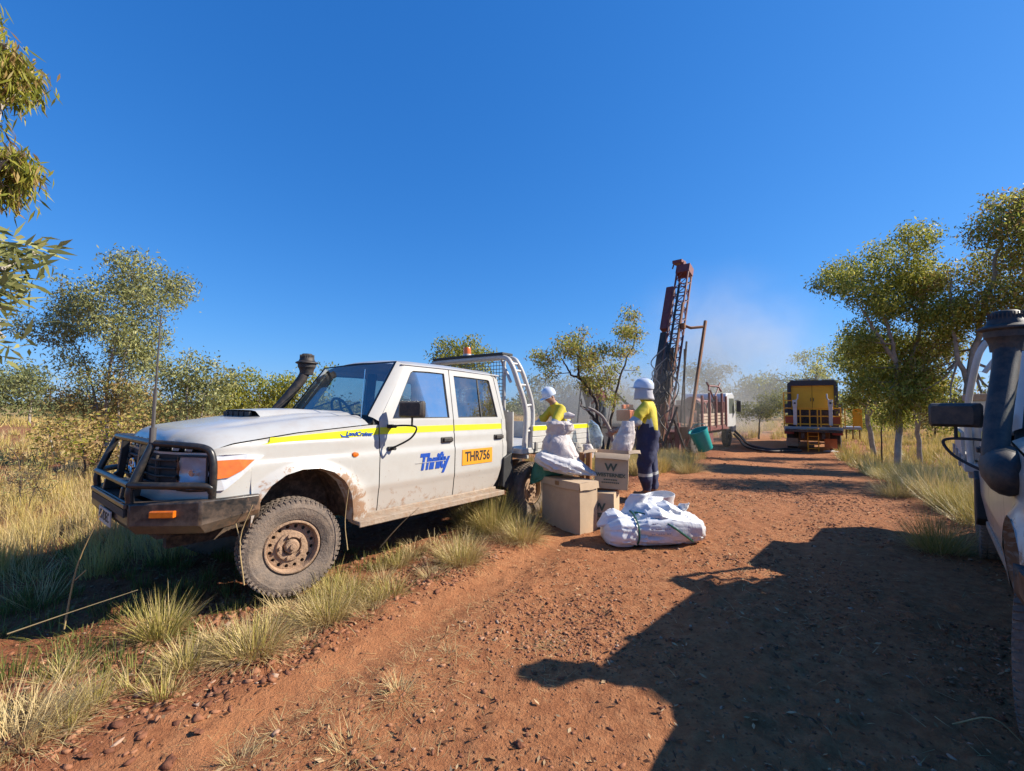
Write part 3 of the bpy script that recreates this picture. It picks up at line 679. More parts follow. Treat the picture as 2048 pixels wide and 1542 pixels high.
    ms = MB(); ms.box((-2.735, 0, 1.14), (.02, 1.66, .52)); ms.box((-2.735, 0, 1.46), (.04, 1.32, .03)); ms.box((-2.735, 0, 1.41), (.04, 1.5, .02)); ms.build('headboard_panel', M['steel_white'], hbo, 0)
    sh = MB(); sh.box((-2.81, 0, 2.155), (.22, 1.34, .035)); sho = sh.build('light_shelf', M['rubber'], hbo, 0, .006)
    be = MB(); be.lathe([(0, .115), (.045, .11), (.052, .09), (.056, .02), (.056, .015)], c=(-2.80, -.06, 2.19), n=18); be.build('beacon', M['beacon'], sho, 40)
    be = MB(); be.lathe([(.058, .03), (.064, .0), (.064, -.02)], c=(-2.80, -.06, 2.175), n=18); be.build('beacon_base', M['steel_white'], sho, 40)
    # stripe on the guard, sign writing
    if main:
        st = MB(); xs_ = np.linspace(.27, -.742, 16)
        zc = lambda x: float(np.interp(x, [-.742, .27], [1.226, 1.17])); hh = lambda x: .031 if x < .20 else .031*(1-(x-.20)/.09)+.004
        st.grid([[(x, (ysd(zc(x))+.0035), zc(x)-hh(x)), (x-(.05 if x > .25 else 0), (ysd(zc(x))+.0035), zc(x)), (x-(.07 if x > .25 else 0), (ysd(zc(x)+hh(x))+.004), zc(x)+hh(x))] for x in xs_], flip=True); st.build('reflective_stripe', M['yellow'], root, 40)
        text('LandCruiser', .052, M['blue'], root, (-.545, ysd(1.2)+.007, 1.207), (-1, 0, -.045), (0, 0, 1), name='badge_lettering', bold=.0015, shear=.2)
        bd = MB(); bd.prism([(-.36, 1.215), (-.375, 1.185), (-.45, 1.18), (-.43, 1.192), (-.385, 1.197)], lambda x, z: (x, ysd(z)+.0045, z), lambda x, z: (x, ysd(z)+.0065, z)); bd.build('badge_mark', M['blue'], root, 0)
        text('Thrifty', .215, M['blue'], root, (-1.395, ysd(.89)+.003, .893), (-1, 0, 0), (0, 0, 1), name='door_lettering', bold=.010, shear=.25, space=.93, sx=.72)
        sl_ = MB(); sl_.box((-1.36, ysd(.89)+.0045, .893), (.40, .002, .005)); sl_.build('lettering_slit', M['paint_clean'], root, 0)
        sg = MB(); sg.box((-2.055, ysd(.9)+.003, .898), (.50, .004, .170)); sgo = sg.build('fleet_sticker', M['orange_sign'], root, 0)
        text('THR756', .150, M['ink'], sgo, (-2.055, ysd(.9)+.0055, .898), (-1, 0, 0), (0, 0, 1), bold=.004, sx=.80)
    return root
# ------------------------------------------------------------------ ground
def axis(lo, hi, step, far, g=1.13):
    a = list(np.arange(lo, hi, step)); s = step; x = a[-1]
    while x < far: s *= g; x += s; a.append(x)
    s = step; x = a[0]; pre = []
    while x > -far: s *= g; x -= s; pre.append(x)
    return np.array(pre[::-1]+a)
gx = axis(-5.5, 5.5, .035, 900); gy = axis(1.0, 10.0, .04, 900)
X, Y = np.meshgrid(gx, gy, indexing='ij')
def relief(X, Y):
    l = track_lat(X, Y); near = 1-sstep(14, 40, np.hypot(X, Y))
    tr = sstep(-2.25, -1.85, l)*(1-sstep(1.9, 2.5, l))
    z = fbm(X*.35, Y*.35, 3, 1)*.10*(1-.6*tr)
    z += (fbm(X*2.2, Y*2.2, 4, 5)*.06+np.abs(fbm(X*6, Y*6, 3, 9))*.055)*(1-.5*tr)*near
    cl = np.clip(fbm(X*1.2, Y*1.2, 2, 77)*2.2+.45, 0, 1); z += (fbm(X*13, Y*13, 2, 12)*.036+np.maximum(0, fbm(X*9+3, Y*9, 2, 15)-.06)*.13)*near*cl
    wob = fbm(X*.8, Y*.8, 2, 21)*.25
    rut = lambda c, w: np.exp(-((l-c+wob*.3)/w)**2)
    smooth = np.maximum(rut(-1.72, .16), rut(-1.5, .12)*.4)
    z -= .03*rut(-1.72, .17)+.016*rut(.55, .2)
    z += .045*np.exp(-((l+2.15+wob)/.16)**2)*(.4+fbm(X*3, Y*3, 2, 31)*2)+.02*np.exp(-((l+1.35+wob)/.14)**2)
    z += .05*np.exp(-((l-2.3+wob)/.3)**2)
    # tread marks of a wide tyre in the shaded track
    tm = np.exp(-((l-1.25)/.22)**4)*(1-sstep(4.2, 5, Y)); s_ = X*RD[0]+Y*RD[1]
    z += tm*.022*np.sin(2*np.pi*(s_*9+np.abs(l-1.25)*6))*(.4+fbm(X*2, Y*2, 2, 40)*2)
    return z, tr, smooth
rz, rtr, rsm = relief(X, Y)
Z = zg(X, Y)+rz
far = sstep(120, 700, np.hypot(X, Y)); Z = Z+far*2.0*fbm(X*.004, Y*.004, 2, 50)
def ground_h(x, y):
    r, _, _ = relief(np.asarray(x, float), np.asarray(y, float)); return zg(x, y)+r
def soil():
    m = NT('red_soil'); tc = m.n('ShaderNodeTexCoord'); V = tc.outputs['Object']
    at_ = m.n('ShaderNodeAttribute', attribute_name='track'); as_ = m.n('ShaderNodeAttribute', attribute_name='dusty')
    n1 = m.noise(1.3, 6, .65, V); n2 = m.noise(11, 6, .7, V); n3 = m.noise(60, 5, .7, V); n4 = m.noise(230, 3, .6, V)
    verge = m.ramp(n2, [(.30, (0.130, 0.045, 0.022)), (.5, (0.259, 0.096, 0.046)), (.72, (0.343, 0.156, 0.082))])
    trk = m.ramp(n2, [(.28, (0.204, 0.072, 0.031)), (.5, (0.389, 0.165, 0.072)), (.74, (0.510, 0.250, 0.118))])
    c = m.mix(at_.outputs['Fac'], verge, trk)
    c = m.mix(m.math('MULTIPLY', m.maprange(n1, .35, .7), .45), c, (0.333, 0.119, 0.048))
    c = m.mix(m.math('MULTIPLY', as_.outputs['Fac'], .5), c, (0.483, 0.209, 0.092))
    vo = m.n('ShaderNodeTexVoronoi'); vo.inputs['Scale'].default_value = 34; m.l(V, vo.inputs['Vector']); 
    peb = m.maprange(vo.outputs['Distance'], .12, .30, 1, 0); pc = m.ramp(vo.outputs['Color'], [(.2, (0.121, 0.045, 0.028)), (.6, (0.278, 0.124, 0.074)), (.9, (0.389, 0.241, 0.156))])
    pm = m.math('MULTIPLY', m.math('MULTIPLY', peb, m.maprange(n2, .46, .60)), m.math('SUBTRACT', 1.0, as_.outputs['Fac']), True)
    c = m.mix(pm, c, pc)
    c = m.mix(m.math('MULTIPLY', m.maprange(n4, .35, .7), .35), c, m.mix(.5, c, (0.111, 0.045, 0.025)))
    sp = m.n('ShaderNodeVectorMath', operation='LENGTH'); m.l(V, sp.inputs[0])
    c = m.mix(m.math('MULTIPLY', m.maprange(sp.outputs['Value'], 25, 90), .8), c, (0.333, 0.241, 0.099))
    h = m.math('ADD', m.math('ADD', m.math('MULTIPLY', n2, .9), m.math('MULTIPLY', n3, .55)), m.math('ADD', m.math('MULTIPLY', pm, .5), m.math('MULTIPLY', n4, .15)))
    m.bsdf(c, .92, 0, m.bump(h, 1.0, .035), .15); return m.mat
nX, nY = X.shape
idx = np.arange(nX*nY).reshape(nX, nY)
q = np.stack([idx[:-1, :-1], idx[1:, :-1], idx[1:, 1:], idx[:-1, 1:]], -1).reshape(-1, 4)
me = npmesh('ground', np.stack([X, Y, Z], -1).reshape(-1, 3), q)
for nm, arr in (('track', rtr), ('dusty', rsm*sstep(-.3, .2, fbm(X*1.5, Y*1.5, 2, 60)+.15))):
    a = me.attributes.new(nm, 'FLOAT', 'POINT'); a.data.foreach_set('value', arr.astype(np.float32).ravel())
me.shade_smooth()
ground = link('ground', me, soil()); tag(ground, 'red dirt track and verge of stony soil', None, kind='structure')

# ------------------------------------------------------------------ loose stones and dry litter
ICO_V = np.array([(0, 0, 1), (.894, 0, .447), (.276, .851, .447), (-.724, .526, .447), (-.724, -.526, .447), (.276, -.851, .447), (.724, .526, -.447), (-.276, .851, -.447), (-.894, 0, -.447), (-.276, -.851, -.447), (.724, -.526, -.447), (0, 0, -1)])
ICO_F = np.array([(0, 1, 2), (0, 2, 3), (0, 3, 4), (0, 4, 5), (0, 5, 1), (1, 6, 2), (2, 7, 3), (3, 8, 4), (4, 9, 5), (5, 10, 1), (2, 6, 7), (3, 7, 8), (4, 8, 9), (5, 9, 10), (1, 10, 6), (6, 11, 7), (7, 11, 8), (8, 11, 9), (9, 11, 10), (10, 11, 6)])
def stones(x, y, size, g, flat=.6):
    n = len(x); V = ICO_V[None]*(1+g.uniform(-.60, .35, (n, 12, 1)))
    sc = np.stack([g.uniform(.7, 1.5, n), g.uniform(.5, 1.1, n), g.uniform(.25, .65, n)], -1)*size[:, None]
    V = V*sc[:, None, :]
    a = g.uniform(0, 6.283, n); ca, sa = np.cos(a)[:, None], np.sin(a)[:, None]
    t = g.uniform(-.5, .5, n); ct, st = np.cos(t)[:, None], np.sin(t)[:, None]
    vx, vy, vz = V[..., 0], V[..., 1]*ct-V[..., 2]*st, V[..., 1]*st+V[..., 2]*ct
    V = np.stack([vx*ca-vy*sa, vx*sa+vy*ca, vz], -1)
    V += np.stack([x, y, ground_h(x, y)+sc[:, 2]*.15], -1)[:, None, :]
    F = (ICO_F[None]+(np.arange(n)*12)[:, None, None]).reshape(-1, 3)
    return V.reshape(-1, 3), F
def stonemat(name, stops):
    m = NT(name); g = m.n('ShaderNodeNewGeometry'); tc = m.n('ShaderNodeTexCoord')
    c = m.ramp(g.outputs['Random Per Island'], stops); n = m.noise(90, 4, .6, tc.outputs['Object'])
    c = m.mix(m.math('MULTIPLY', n, .6), c, (.19, .075, .04)); m.bsdf(c, .9, 0, m.bump(n, .5, .01), .25); return m.mat
M['stone'] = stonemat('red_stone', [(0, (.11, .042, .024)), (.35, (.24, .098, .050)), (.7, (.35, .155, .078)), (.93, (.40, .21, .115)), (1, (.46, .34, .25))])
g = np.random.default_rng(3)
xs, ys, ss = [], [], []
def scatter(n, f, x0, x1, y0, y1, smin, smax, pw=2.2):
    x = g.uniform(x0, x1, n*3); y = g.uniform(y0, y1, n*3); k = g.uniform(0, 1, n*3) < f(x, y); x, y = x[k][:n], y[k][:n]
    s = smin+(smax-smin)*g.uniform(0, 1, len(x))**pw*1.0
    xs.append(x); ys.append(y); ss.append(s)
patchy = lambda x, y: np.clip(.45+2.2*fbm(x*1.1, y*1.1, 3, 70), .05, 1)
def dens(x, y):
    l = track_lat(x, y); d = np.where(l < -1.95, 1.0, np.where(l > 2.0, .8, .45))
    d = d*np.where((l > -1.95) & (l < -1.5), .25, 1); return d*patchy(x, y)
scatter(15000, dens, -3.5, 3.2, 1.3, 4.2, .003, .017, 3.2)
scatter(9000, dens, -4.5, 7, 4.2, 9, .004, .024, 3.5)
scatter(3400, lambda x, y: (track_lat(x, y) < -1.9)*(track_lat(x, y) > -3.3)*np.clip(patchy(x, y)+.2, 0, 1), -3.5, 0, 1.3, 4.5, .006, .034, 2.2)
scatter(500, lambda x, y: (track_lat(x, y) > 1.8)*patchy(x, y), 1, 9, 3, 10, .010, .034, 2.5)
scatter(1500, lambda x, y: (np.abs(track_lat(x, y)) < 2.4)*patchy(x, y), 1, 14, 8, 22, .012, .045, 3)
clods = lambda x, y: (np.abs(track_lat(x, y)+1.72) > .2)*(np.abs(track_lat(x, y)) < 2.6)*np.clip(.1+3.4*fbm(x*.9+9, y*.9, 3, 73), .02, 1)
scatter(16000, clods, -3.2, 3.2, 1.3, 4.0, .004, .019, 2.0)
scatter(6500, clods, -2, 6, 4.0, 8.5, .006, .025, 2.0)
xs, ys, ss = map(np.concatenate, (xs, ys, ss))
V, F = stones(xs, ys, ss, g)
o = link('gravel', npmesh('gravel', V, None, F), M['stone']); tag(o, 'loose red gravel strewn over the track and verge', None, kind='stuff')
# larger stones one can tell apart
ROCKS = [(866, 1152, .06, 'pinkish angular rock on the verge behind the muddy front wheel'), (428, 1370, .045, 'tall red rock standing in the gravel left of the smooth wheel rut'), (188, 1332, .05, 'pale grey stone lying among the red gravel of the left verge'), (345, 1490, .05, 'flat brown slab at the bottom edge beside the left grass'),
         (512, 1345, .035, 'orange rock at the foot of the pale grass tussock row'), (165, 1500, .055, 'dark red rock leaning at the corner of the left grass'), (395, 1445, .04, 'small black star-shaped stone lying in the smooth rut'), (640, 1130, .05, 'red rock in the shade under the side step'), (250, 1275, .05, 'rough brown rock at the edge of the shade in front of the bull bar'), (1040, 1470, .035, 'small grey stone on the lit dirt near the shadow edge')]
for k, (u, v, r, lb) in enumerate(ROCKS):
    d = (v-807)/FPX; yy = CAM_H/d; p = at(u, v, yy)
    Vr, Fr = stones(np.array([0.]), np.array([0.]), np.array([r]), g); Vr = Vr-np.array([0, 0, float(ground_h(np.array([0.]), np.array([0.]))[0])])
    o = link('rock', npmesh('rock', Vr*.75, None, Fr), M['stone']); o.location = (p.x, p.y, float(ground_h(np.array([p.x]), np.array([p.y]))[0])+r*.1)
    sb = o.modifiers.new('s', 'SUBSURF'); sb.levels = 2; sb.render_levels = 2; sb.subdivision_type = 'SIMPLE'
    tx = bpy.data.textures.new('rock_relief', 'CLOUDS'); tx.noise_scale = r*.8; dm = o.modifiers.new('d', 'DISPLACE'); dm.texture = tx; dm.strength = r*.9; dm.texture_coords = 'LOCAL'
    tag(o, lb, 'rock', 'larger stones beside the track')

# ------------------------------------------------------------------ grass
def blades(base, az, lean, curve, L, W, nseg=3):
    n = len(az); dirx, diry = np.cos(az), np.sin(az); side = np.stack([-diry, dirx, np.zeros(n)], -1)
    tw = rng.uniform(-.9, .9, n); dvec = np.stack([dirx, diry, np.zeros(n)], -1)
    side = side*np.cos(tw)[:, None]+dvec*np.sin(tw)[:, None]
    p = base.copy(); rows = []
    for k in range(nseg+1):
        t = k/nseg; w_ = W*(1-t)**.6*.5
        if k < nseg: rows += [p-side*w_[:, None], p+side*w_[:, None]]
        else: rows.append(p.copy())
        a = lean+curve*t; st = L/nseg
        p = p+np.stack([dirx*np.sin(a)*st, diry*np.sin(a)*st, np.cos(a)*st], -1)
    nv = 2*nseg+1; V = np.stack(rows, 1).reshape(-1, 3); o = (np.arange(n)*nv)[:, None]
    q = np.concatenate([o+np.array([[2*k, 2*k+1, 2*k+3, 2*k+2]]) for k in range(nseg-1)], 0) if nseg > 1 else np.zeros((0, 4), int)
    t = o+np.array([[2*nseg-2, 2*nseg-1, 2*nseg]])
    return V, q, t
def clump(cx, cy, rad, h, n, kind='spin', nseg=3, wid=.004, sink=0):
    r = rad*np.sqrt(rng.uniform(0, 1, n))*.55; a = rng.uniform(0, 6.283, n)
    bx, by = cx+r*np.cos(a), cy+r*np.sin(a); az = a+rng.normal(0, .5, n)
    if kind == 'spin':
        lean = np.clip(r/(rad*.55)*rng.uniform(.4, 1.45, n)+rng.normal(0, .12, n), 0, 1.5); cv = rng.normal(.08, .2, n); L = h*rng.uniform(.55, 1.15, n)*(1+.15*np.cos(lean))
    elif kind == 'dry':
        lean = rng.uniform(.3, 1.5, n); cv = rng.uniform(.2, 1.2, n); L = h*rng.uniform(.5, 1.3, n)
    elif kind == 'flat':
        bx, by = cx+rad*rng.normal(0, .6, n), cy+rad*rng.normal(0, .6, n); az = rng.uniform(0, 6.283, n); lean = rng.uniform(1.3, 1.58, n); cv = rng.uniform(-.25, .2, n); L = h*rng.uniform(.4, 1.2, n)
    else:
        lean = np.abs(rng.normal(0, .28, n)); cv = rng.normal(.25, .3, n); L = h*rng.uniform(.5, 1.15, n)
    bz = ground_h(bx, by)-.01-sink
    return blades(np.stack([bx, by, bz], -1), az, lean, cv, L, np.full(n, wid)*rng.uniform(.6, 1.3, n), nseg)
def joinb(parts):
    V, Q, T = [], [], []; o = 0
    for v, q, t in parts:
        V.append(v); Q.append(q+o); T.append(t+o); o += len(v)
    return np.concatenate(V), np.concatenate(Q), np.concatenate(T)
def grassobj(name, parts, m, parent=None):
    V, Q, T = joinb(parts); o = link(name, npmesh(name, V, Q, T), m, parent); return o
M['spin'] = leafmat('spinifex_blades', [(0, (.22, .22, .055)), (.35, (.36, .33, .09)), (.65, (.47, .40, .16)), (1, (.54, .44, .24))], .25, .5)
M['straw'] = leafmat('straw_blades', [(0, (.36, .27, .14)), (.4, (.52, .42, .24)), (.8, (.62, .51, .31)), (1, (.40, .35, .17))], .25, .55)
M['gold'] = leafmat('golden_grass_blades', [(0, (.40, .34, .11)), (.5, (.54, .44, .16)), (1, (.62, .50, .25))], .3, .55)
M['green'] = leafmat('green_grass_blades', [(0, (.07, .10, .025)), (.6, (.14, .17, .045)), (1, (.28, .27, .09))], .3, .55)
def gp(u, v):
    yy = CAM_H/((v-807)/FPX); p = at(u, v, yy); return p.x, p.y
# tussocks of the verge that stand apart in the photograph: things
TUSS = [(322, 1262, .17, .27, 420, 'spin', 'bright green pointed spinifex tussock at the left end of the verge row'), (505, 1290, .24, .24, 620, 'mix', 'broad straw-coloured tussock in front of the muddy front wheel'), (372, 1318, .16, .18, 420, 'mix', 'low pale tussock nearest the smooth rut, below the pointed green one'),
        (655, 1225, .22, .26, 560, 'mix', 'bleached tussock leaning over the dirt right of the front wheel'), (920, 1120, .26, .30, 620, 'mix', 'yellowish tussock under the rear door'), (1045, 1075, .24, .32, 620, 'mix', 'dense straw tussock against the large cardboard box'), (985, 1062, .24, .50, 620, 'spin', 'tall upright green tussock reaching up to the side step end'),
        (30, 1470, .26, .30, 700, 'dry', 'dry grey-yellow tussock in the bottom left corner'), (115, 1415, .12, .16, 300, 'dry', 'small straw tuft on the gravel at lower left'), (1375, 930, .42, .62, 700, 'mix', 'pale tussock on the track edge behind the standing worker'), (1878, 1098, .36, .42, 800, 'spin', 'big green-yellow hummock in front of the shaded ute wing'), (1795, 985, .4, .42, 800, 'mix', 'round spinifex hummock on the right verge near the shadow tip')]
for u, v, r, h, n, kd, lb in TUSS:
    x, y = gp(u, v); ro = empty('grass_tussock', (x, y, float(ground_h(np.array([x]), np.array([y]))[0])), label=lb, cat='tussock', group='spinifex tussocks beside the track')
    pr = []
    loc = np.array([x, y, ro.location.z])
    if kd != 'dry': pr.append((clump(x, y, r, h, int(n*(.9 if kd == 'spin' else .38)), 'spin'), 'spin'))
    pr.append((clump(x, y, r*1.15, h*.9, int(n*(.45 if kd == 'spin' else 1.25)), 'dry', 4), 'straw'))
    for (Vb, Qb, Tb), mm in pr:
        link('blades' if mm == 'spin' else 'dry_blades', npmesh('blades', Vb-loc, Qb, Tb), M[mm], ro)
# grass nobody could count
spin, straw, gold, green = [], [], [], []
def strip(n, lat0, lat1, s0, s1, f):
    for _ in range(n):
        l = random.uniform(lat0, lat1); s = random.uniform(s0, s1)
        x = 2.67+l*RD[1]+(s-5.79)*RD[0]; y = 5.15-l*RD[0]+(s-5.79)*RD[1]; f(x, y)
# verge beside the ute
def v1(x, y):
    if y < 2.0 and x > -1.4: return
    k = random.random(); r = random.uniform(.08, .2); h = random.uniform(.12, .28)
    if k < .22: spin.append(clump(x, y, r, h, int(900*r), 'spin'))
    straw.append(clump(x, y, r*1.2, h*.8, int(1300*r), 'dry', 3))
strip(62, -2.75, -2.12, 1.4, 8.2, v1)
strip(40, -3.1, -2.4, 4.3, 7.5, lambda x, y: (spin.append(clump(x, y, .18, random.uniform(.22, .38), 110, 'spin')), straw.append(clump(x, y, .24, .3, 230, 'dry', 3))))
# shaded ground in front of and under the ute
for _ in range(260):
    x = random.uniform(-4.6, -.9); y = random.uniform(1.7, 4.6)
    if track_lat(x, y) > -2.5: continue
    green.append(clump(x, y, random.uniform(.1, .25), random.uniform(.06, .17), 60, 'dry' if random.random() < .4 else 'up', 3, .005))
for _ in range(60):
    x = random.uniform(-3.4, -1.7); y = random.uniform(1.35, 2.6)
    if track_lat(x, y) > -2.2 or random.random() < .35: continue
    spin.append(clump(x, y, .1, random.uniform(.08, .2), 60, 'spin')); straw.append(clump(x, y, .14, .16, 40, 'dry'))
# field on the left
def ring_field(n, a0, a1, d0, d1, pw, f):
    for _ in range(n):
        a = R(random.uniform(a0, a1)); d = d0+(d1-d0)*random.random()**pw; f(d*math.sin(a), d*math.cos(a), d)
def clear(x, y):
    l = track_lat(x, y); s = x*RD[0]+y*RD[1]
    return l < -2.4 or l > 2.6
def inute(x, y):
    dx, dy = x+2.34, y-3.95; t = R(38.2); a = -(dx*-math.sin(t)+dy*-math.cos(t)); b = dx*math.cos(t)-dy*math.sin(t)
    return -1.0 < a < 4.7 and abs(b) < .95
def f1(x, y, d):
    if not clear(x, y) or inute(x, y): return
    far_ = d > 14; h = random.uniform(.18, .46); nb = 90 if d < 9 else (44 if d < 16 else 22); wd = .005 if d < 9 else (.009 if d < 16 else .018)
    k = random.random()
    tgt = gold if k < .5 else (straw if k < .86 else spin)
    tgt.append(clump(x, y, random.uniform(.15, .35), h, nb, 'up' if k < .7 else 'spin', 2, wd))
ring_field(300, -58, -16, 5.2, 12, .8, f1)
ring_field(420, -58, -16, 4.2, 11, .8, lambda x, y, d: clear(x, y) and not inute(x, y) and (straw if random.random() < .6 else spin).append(clump(x, y, random.uniform(.2, .4), random.uniform(.12, .3), 60, 'dry' if random.random() < .5 else 'spin', 2, .005)))
ring_field(2300, -58, 0, 9, 34, .75, f1)
ring_field(900, -60, 60, 26, 70, .7, lambda x, y, d: clear(x, y) and gold.append(clump(x, y, .6, random.uniform(.4, .7), 22, 'up', 1, .05)))
# right verge: spinifex hummocks
def f2(x, y, d):
    l = track_lat(x, y)
    if l < 2.35: return
    h = random.uniform(.28, .55); nb = 190 if d < 9 else (80 if d < 15 else 36); wd = .005 if d < 9 else (.009 if d < 15 else .02)
    (spin if random.random() < .6 else straw).append(clump(x, y, random.uniform(.22, .45), h, nb, 'spin', 2, wd))
    if random.random() < .5: straw.append(clump(x, y, .35, h*.8, nb//3, 'dry', 2, wd))
ring_field(330, 30, 62, 4.5, 11, .9, f2)
ring_field(650, 33, 62, 14, 48, .8, lambda x, y, d: track_lat(x, y) > 2.6 and (gold if random.random() < .6 else spin).append(clump(x, y, .45, random.uniform(.3, .6), 40, 'up', 1, .03)))
ring_field(500, 32, 60, 10, 26, .8, f2)
strip(170, 2.4, 5.5, 6.5, 17, lambda x, y: (spin.append(clump(x, y, random.uniform(.25, .5), random.uniform(.28, .5), 170, 'spin', 2, .006)), random.random() < .5 and straw.append(clump(x, y, .4, .3, 70, 'dry', 2, .006))))
# strip left of the track further on, up to the drill rig
def v3(x, y):
    d = math.hypot(x, y); nb = 110 if d < 12 else 60
    (gold if random.random() < .5 else straw).append(clump(x, y, random.uniform(.2, .4), random.uniform(.25, .55), nb, 'up', 2, .008 if d < 12 else .014))
    if random.random() < .4: spin.append(clump(x, y, .3, .4, 80, 'spin', 2, .008))
strip(120, -5.5, -2.3, 9.5, 20, v3); strip(60, -3.2, -2.1, 9.5, 14, v3)
strip(160, -6, 6, 34, 60, lambda x, y: gold.append(clump(x, y, .6, random.uniform(.4, .8), 30, 'up', 1, .05)))
# dry litter lying on the track
nl = 7000; lx = g.uniform(-3.2, 7, nl*2); ly = g.uniform(1.4, 10, nl*2); k = (g.uniform(0, 1, nl*2) < np.clip(.15+3.2*fbm(lx*.9, ly*.9, 3, 81), .02, 1)*np.where(track_lat(lx, ly) > .2, .25, 1)) & (np.abs(track_lat(lx, ly)) < 2.5)
lx, ly = lx[k], ly[k]; nn = len(lx)
lit = blades(np.stack([lx, ly, ground_h(lx, ly)+.006], -1), g.uniform(0, 6.28, nn), np.full(nn, 1.45), g.uniform(-.2, .35, nn), g.uniform(.03, .16, nn), g.uniform(.0025, .005, nn), 2)
V, Q, T = lit; o = link('dry_litter', npmesh('dry_litter', V, Q, T), M['straw']); tag(o, 'dry straw litter lying on the red dirt', None, kind='stuff')
nn = 42000; lx = g.uniform(-3.6, 7, nn); ly = g.uniform(1.35, 9, nn); k = g.uniform(0, 1, nn) < np.clip(.25+2.6*fbm(lx*1.3+5, ly*1.3, 3, 88), .03, 1)*np.where(np.abs(track_lat(lx, ly)+1.72) < .16, .15, 1); lx, ly = lx[k], ly[k]; nn = len(lx)
az_ = g.uniform(0, 6.28, nn); L_ = g.uniform(.012, .05, nn); W_ = L_*g.uniform(.2, .5, nn); cz = ground_h(lx, ly)+.006; d_ = np.stack([np.cos(az_), np.sin(az_), g.uniform(-.1, .5, nn)], -1); s_ = np.stack([-np.sin(az_), np.cos(az_), g.uniform(-.5, .5, nn)], -1); c_ = np.stack([lx, ly, cz], -1)
V = np.stack([c_, c_+d_*(L_*.45)[:, None]+s_*(W_*.5)[:, None], c_+d_*L_[:, None], c_+d_*(L_*.45)[:, None]-s_*(W_*.5)[:, None]], 1).reshape(-1, 3)
M['litter'] = leafmat('fallen_leaves', [(0, (.07, .035, .022)), (.4, (.17, .08, .045)), (.75, (.30, .18, .10)), (1, (.46, .36, .25))], .1, .7, .2)
o = link('leaf_litter', npmesh('leaf_litter', V, np.arange(nn*4).reshape(nn, 4)), M['litter']); tag(o, 'brown fallen leaves and bark chips on the dirt', None, kind='stuff')
for u, v, r, n in [(1090, 1280, .10, 200), (800, 1375, .22, 420), (660, 1310, .07, 60), (1090, 1350, .06, 80), (900, 1300, .16, 240), (480, 1500, .2, 330), (700, 1480, .24, 300), (850, 1240, .2, 160), (1250, 1210, .25, 160), (600, 1420, .16, 140), (980, 1210, .25, 160)]:
    x, y = gp(u, v); straw.append(clump(x, y, r*1.5, .12, int(n*1.9), 'flat', 2, .003))
    if n > 190: straw.append(clump(x, y, r*.5, r*.55, n//3, 'dry', 3, .003))
for nm, pr, mm, lb in (('spinifex_grass', spin, 'spin', 'green-yellow spinifex grass covering both verges'), ('straw_grass', straw, 'straw', 'bleached dry grass along the verges'), ('golden_grass', gold, 'gold', 'golden field grass reaching back to the trees'), ('green_grass', green, 'green', 'short green grass in the shade before the ute')):
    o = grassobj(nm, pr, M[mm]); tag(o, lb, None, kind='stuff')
# single dry stalks
def stalk(pts, r, lb, twigs=()):
    mb = MB(); mb.tube(bez(pts, 4), [r*(1-.6*i/(len(bez(pts, 4))-1)) for i in range(len(bez(pts, 4)))], 5)
    for a, b in twigs: mb.tube([a, b], r*.6, 4)
    o = mb.build('dry_stalk', M['stalk'], None, 40); tag(o, lb, 'stalk', 'dry grass stalks in the foreground')
M['stalk'] = mat('dry_stalk', (.50, .36, .17), .8, var=.3)
stalk([at(128, 1258, 2.9), at(155, 1130, 2.85), at(205, 1020, 2.75)], .006, 'tall bent dry stalk rising in front of the number plate', [(at(150, 1160, 2.85), at(172, 1140, 2.85))])
stalk([at(15, 1268, 2.6), at(140, 1225, 2.7), at(275, 1180, 2.8)], .005, 'long dry stalk lying low across the shade at left')
stalk([at(1905, 1448, 2.1), at(1984, 1436, 2.0), at(2050, 1490, 1.95)], .004, 'kinked dry stalk beside the shaded front tyre')
stalk([at(488, 1170, 3.15), at(480, 1080, 3.1), at(505, 1010, 3.1)], .006, 'brown stalk leaning up the bumper end before the front wheel', [(at(482, 1090, 3.1), at(470, 1040, 3.1))])
stalk([at(695, 1100, 3.6), at(690, 1040, 3.6), at(700, 960, 3.55)], .005, 'thin stalk standing behind the front wheel')
stalk([at(760, 1095, 3.9), at(800, 1050, 3.85), at(838, 1015, 3.8)], .005, 'dry stalk crossing under the side step')
# ------------------------------------------------------------------ trees and shrubs
def leaves(C, n_per, spread, L, W, g, droop=.8, up=.0):
    """leaf quads round cluster centres C"""
    n = len(C)*n_per; c = np.repeat(C, n_per, 0)+g.normal(0, 1, (n, 3))*np.array([spread, spread, spread*.8])
    d = g.normal(0, 1, (n, 3)); d[:, 2] = d[:, 2]*.6-droop*1.3+up; d /= np.linalg.norm(d, axis=1)[:, None]
    r = g.normal(0, 1, (n, 3)); s = np.cross(d, r); s /= np.linalg.norm(s, axis=1)[:, None]+1e-9
    nn = np.cross(d, s); l = (L*g.uniform(.6, 1.25, n))[:, None]; wd = (W*g.uniform(.7, 1.3, n))[:, None]
    bend = nn*l*g.uniform(-.15, .15, n)[:, None]
    V = np.stack([c, c+d*l*.42+s*wd*.5+nn*wd*.12, c+d*l+bend, c+d*l*.42-s*wd*.5+nn*wd*.12], 1).reshape(-1, 3)
    return V, np.arange(n*4).reshape(n, 4)
GUM = [(0, (.07, .085, .025)), (.4, (.145, .155, .045)), (.75, (.23, .215, .075)), (1, (.33, .28, .12))]
GUM = [(p, tuple(f*x for f, x in zip((1.95, 1.95, 1.5), c))) for p, c in GUM]
M['gum'] = leafmat('gum_leaves', GUM, .45, .55, .22, TINT=(.98, 1.0, .74))
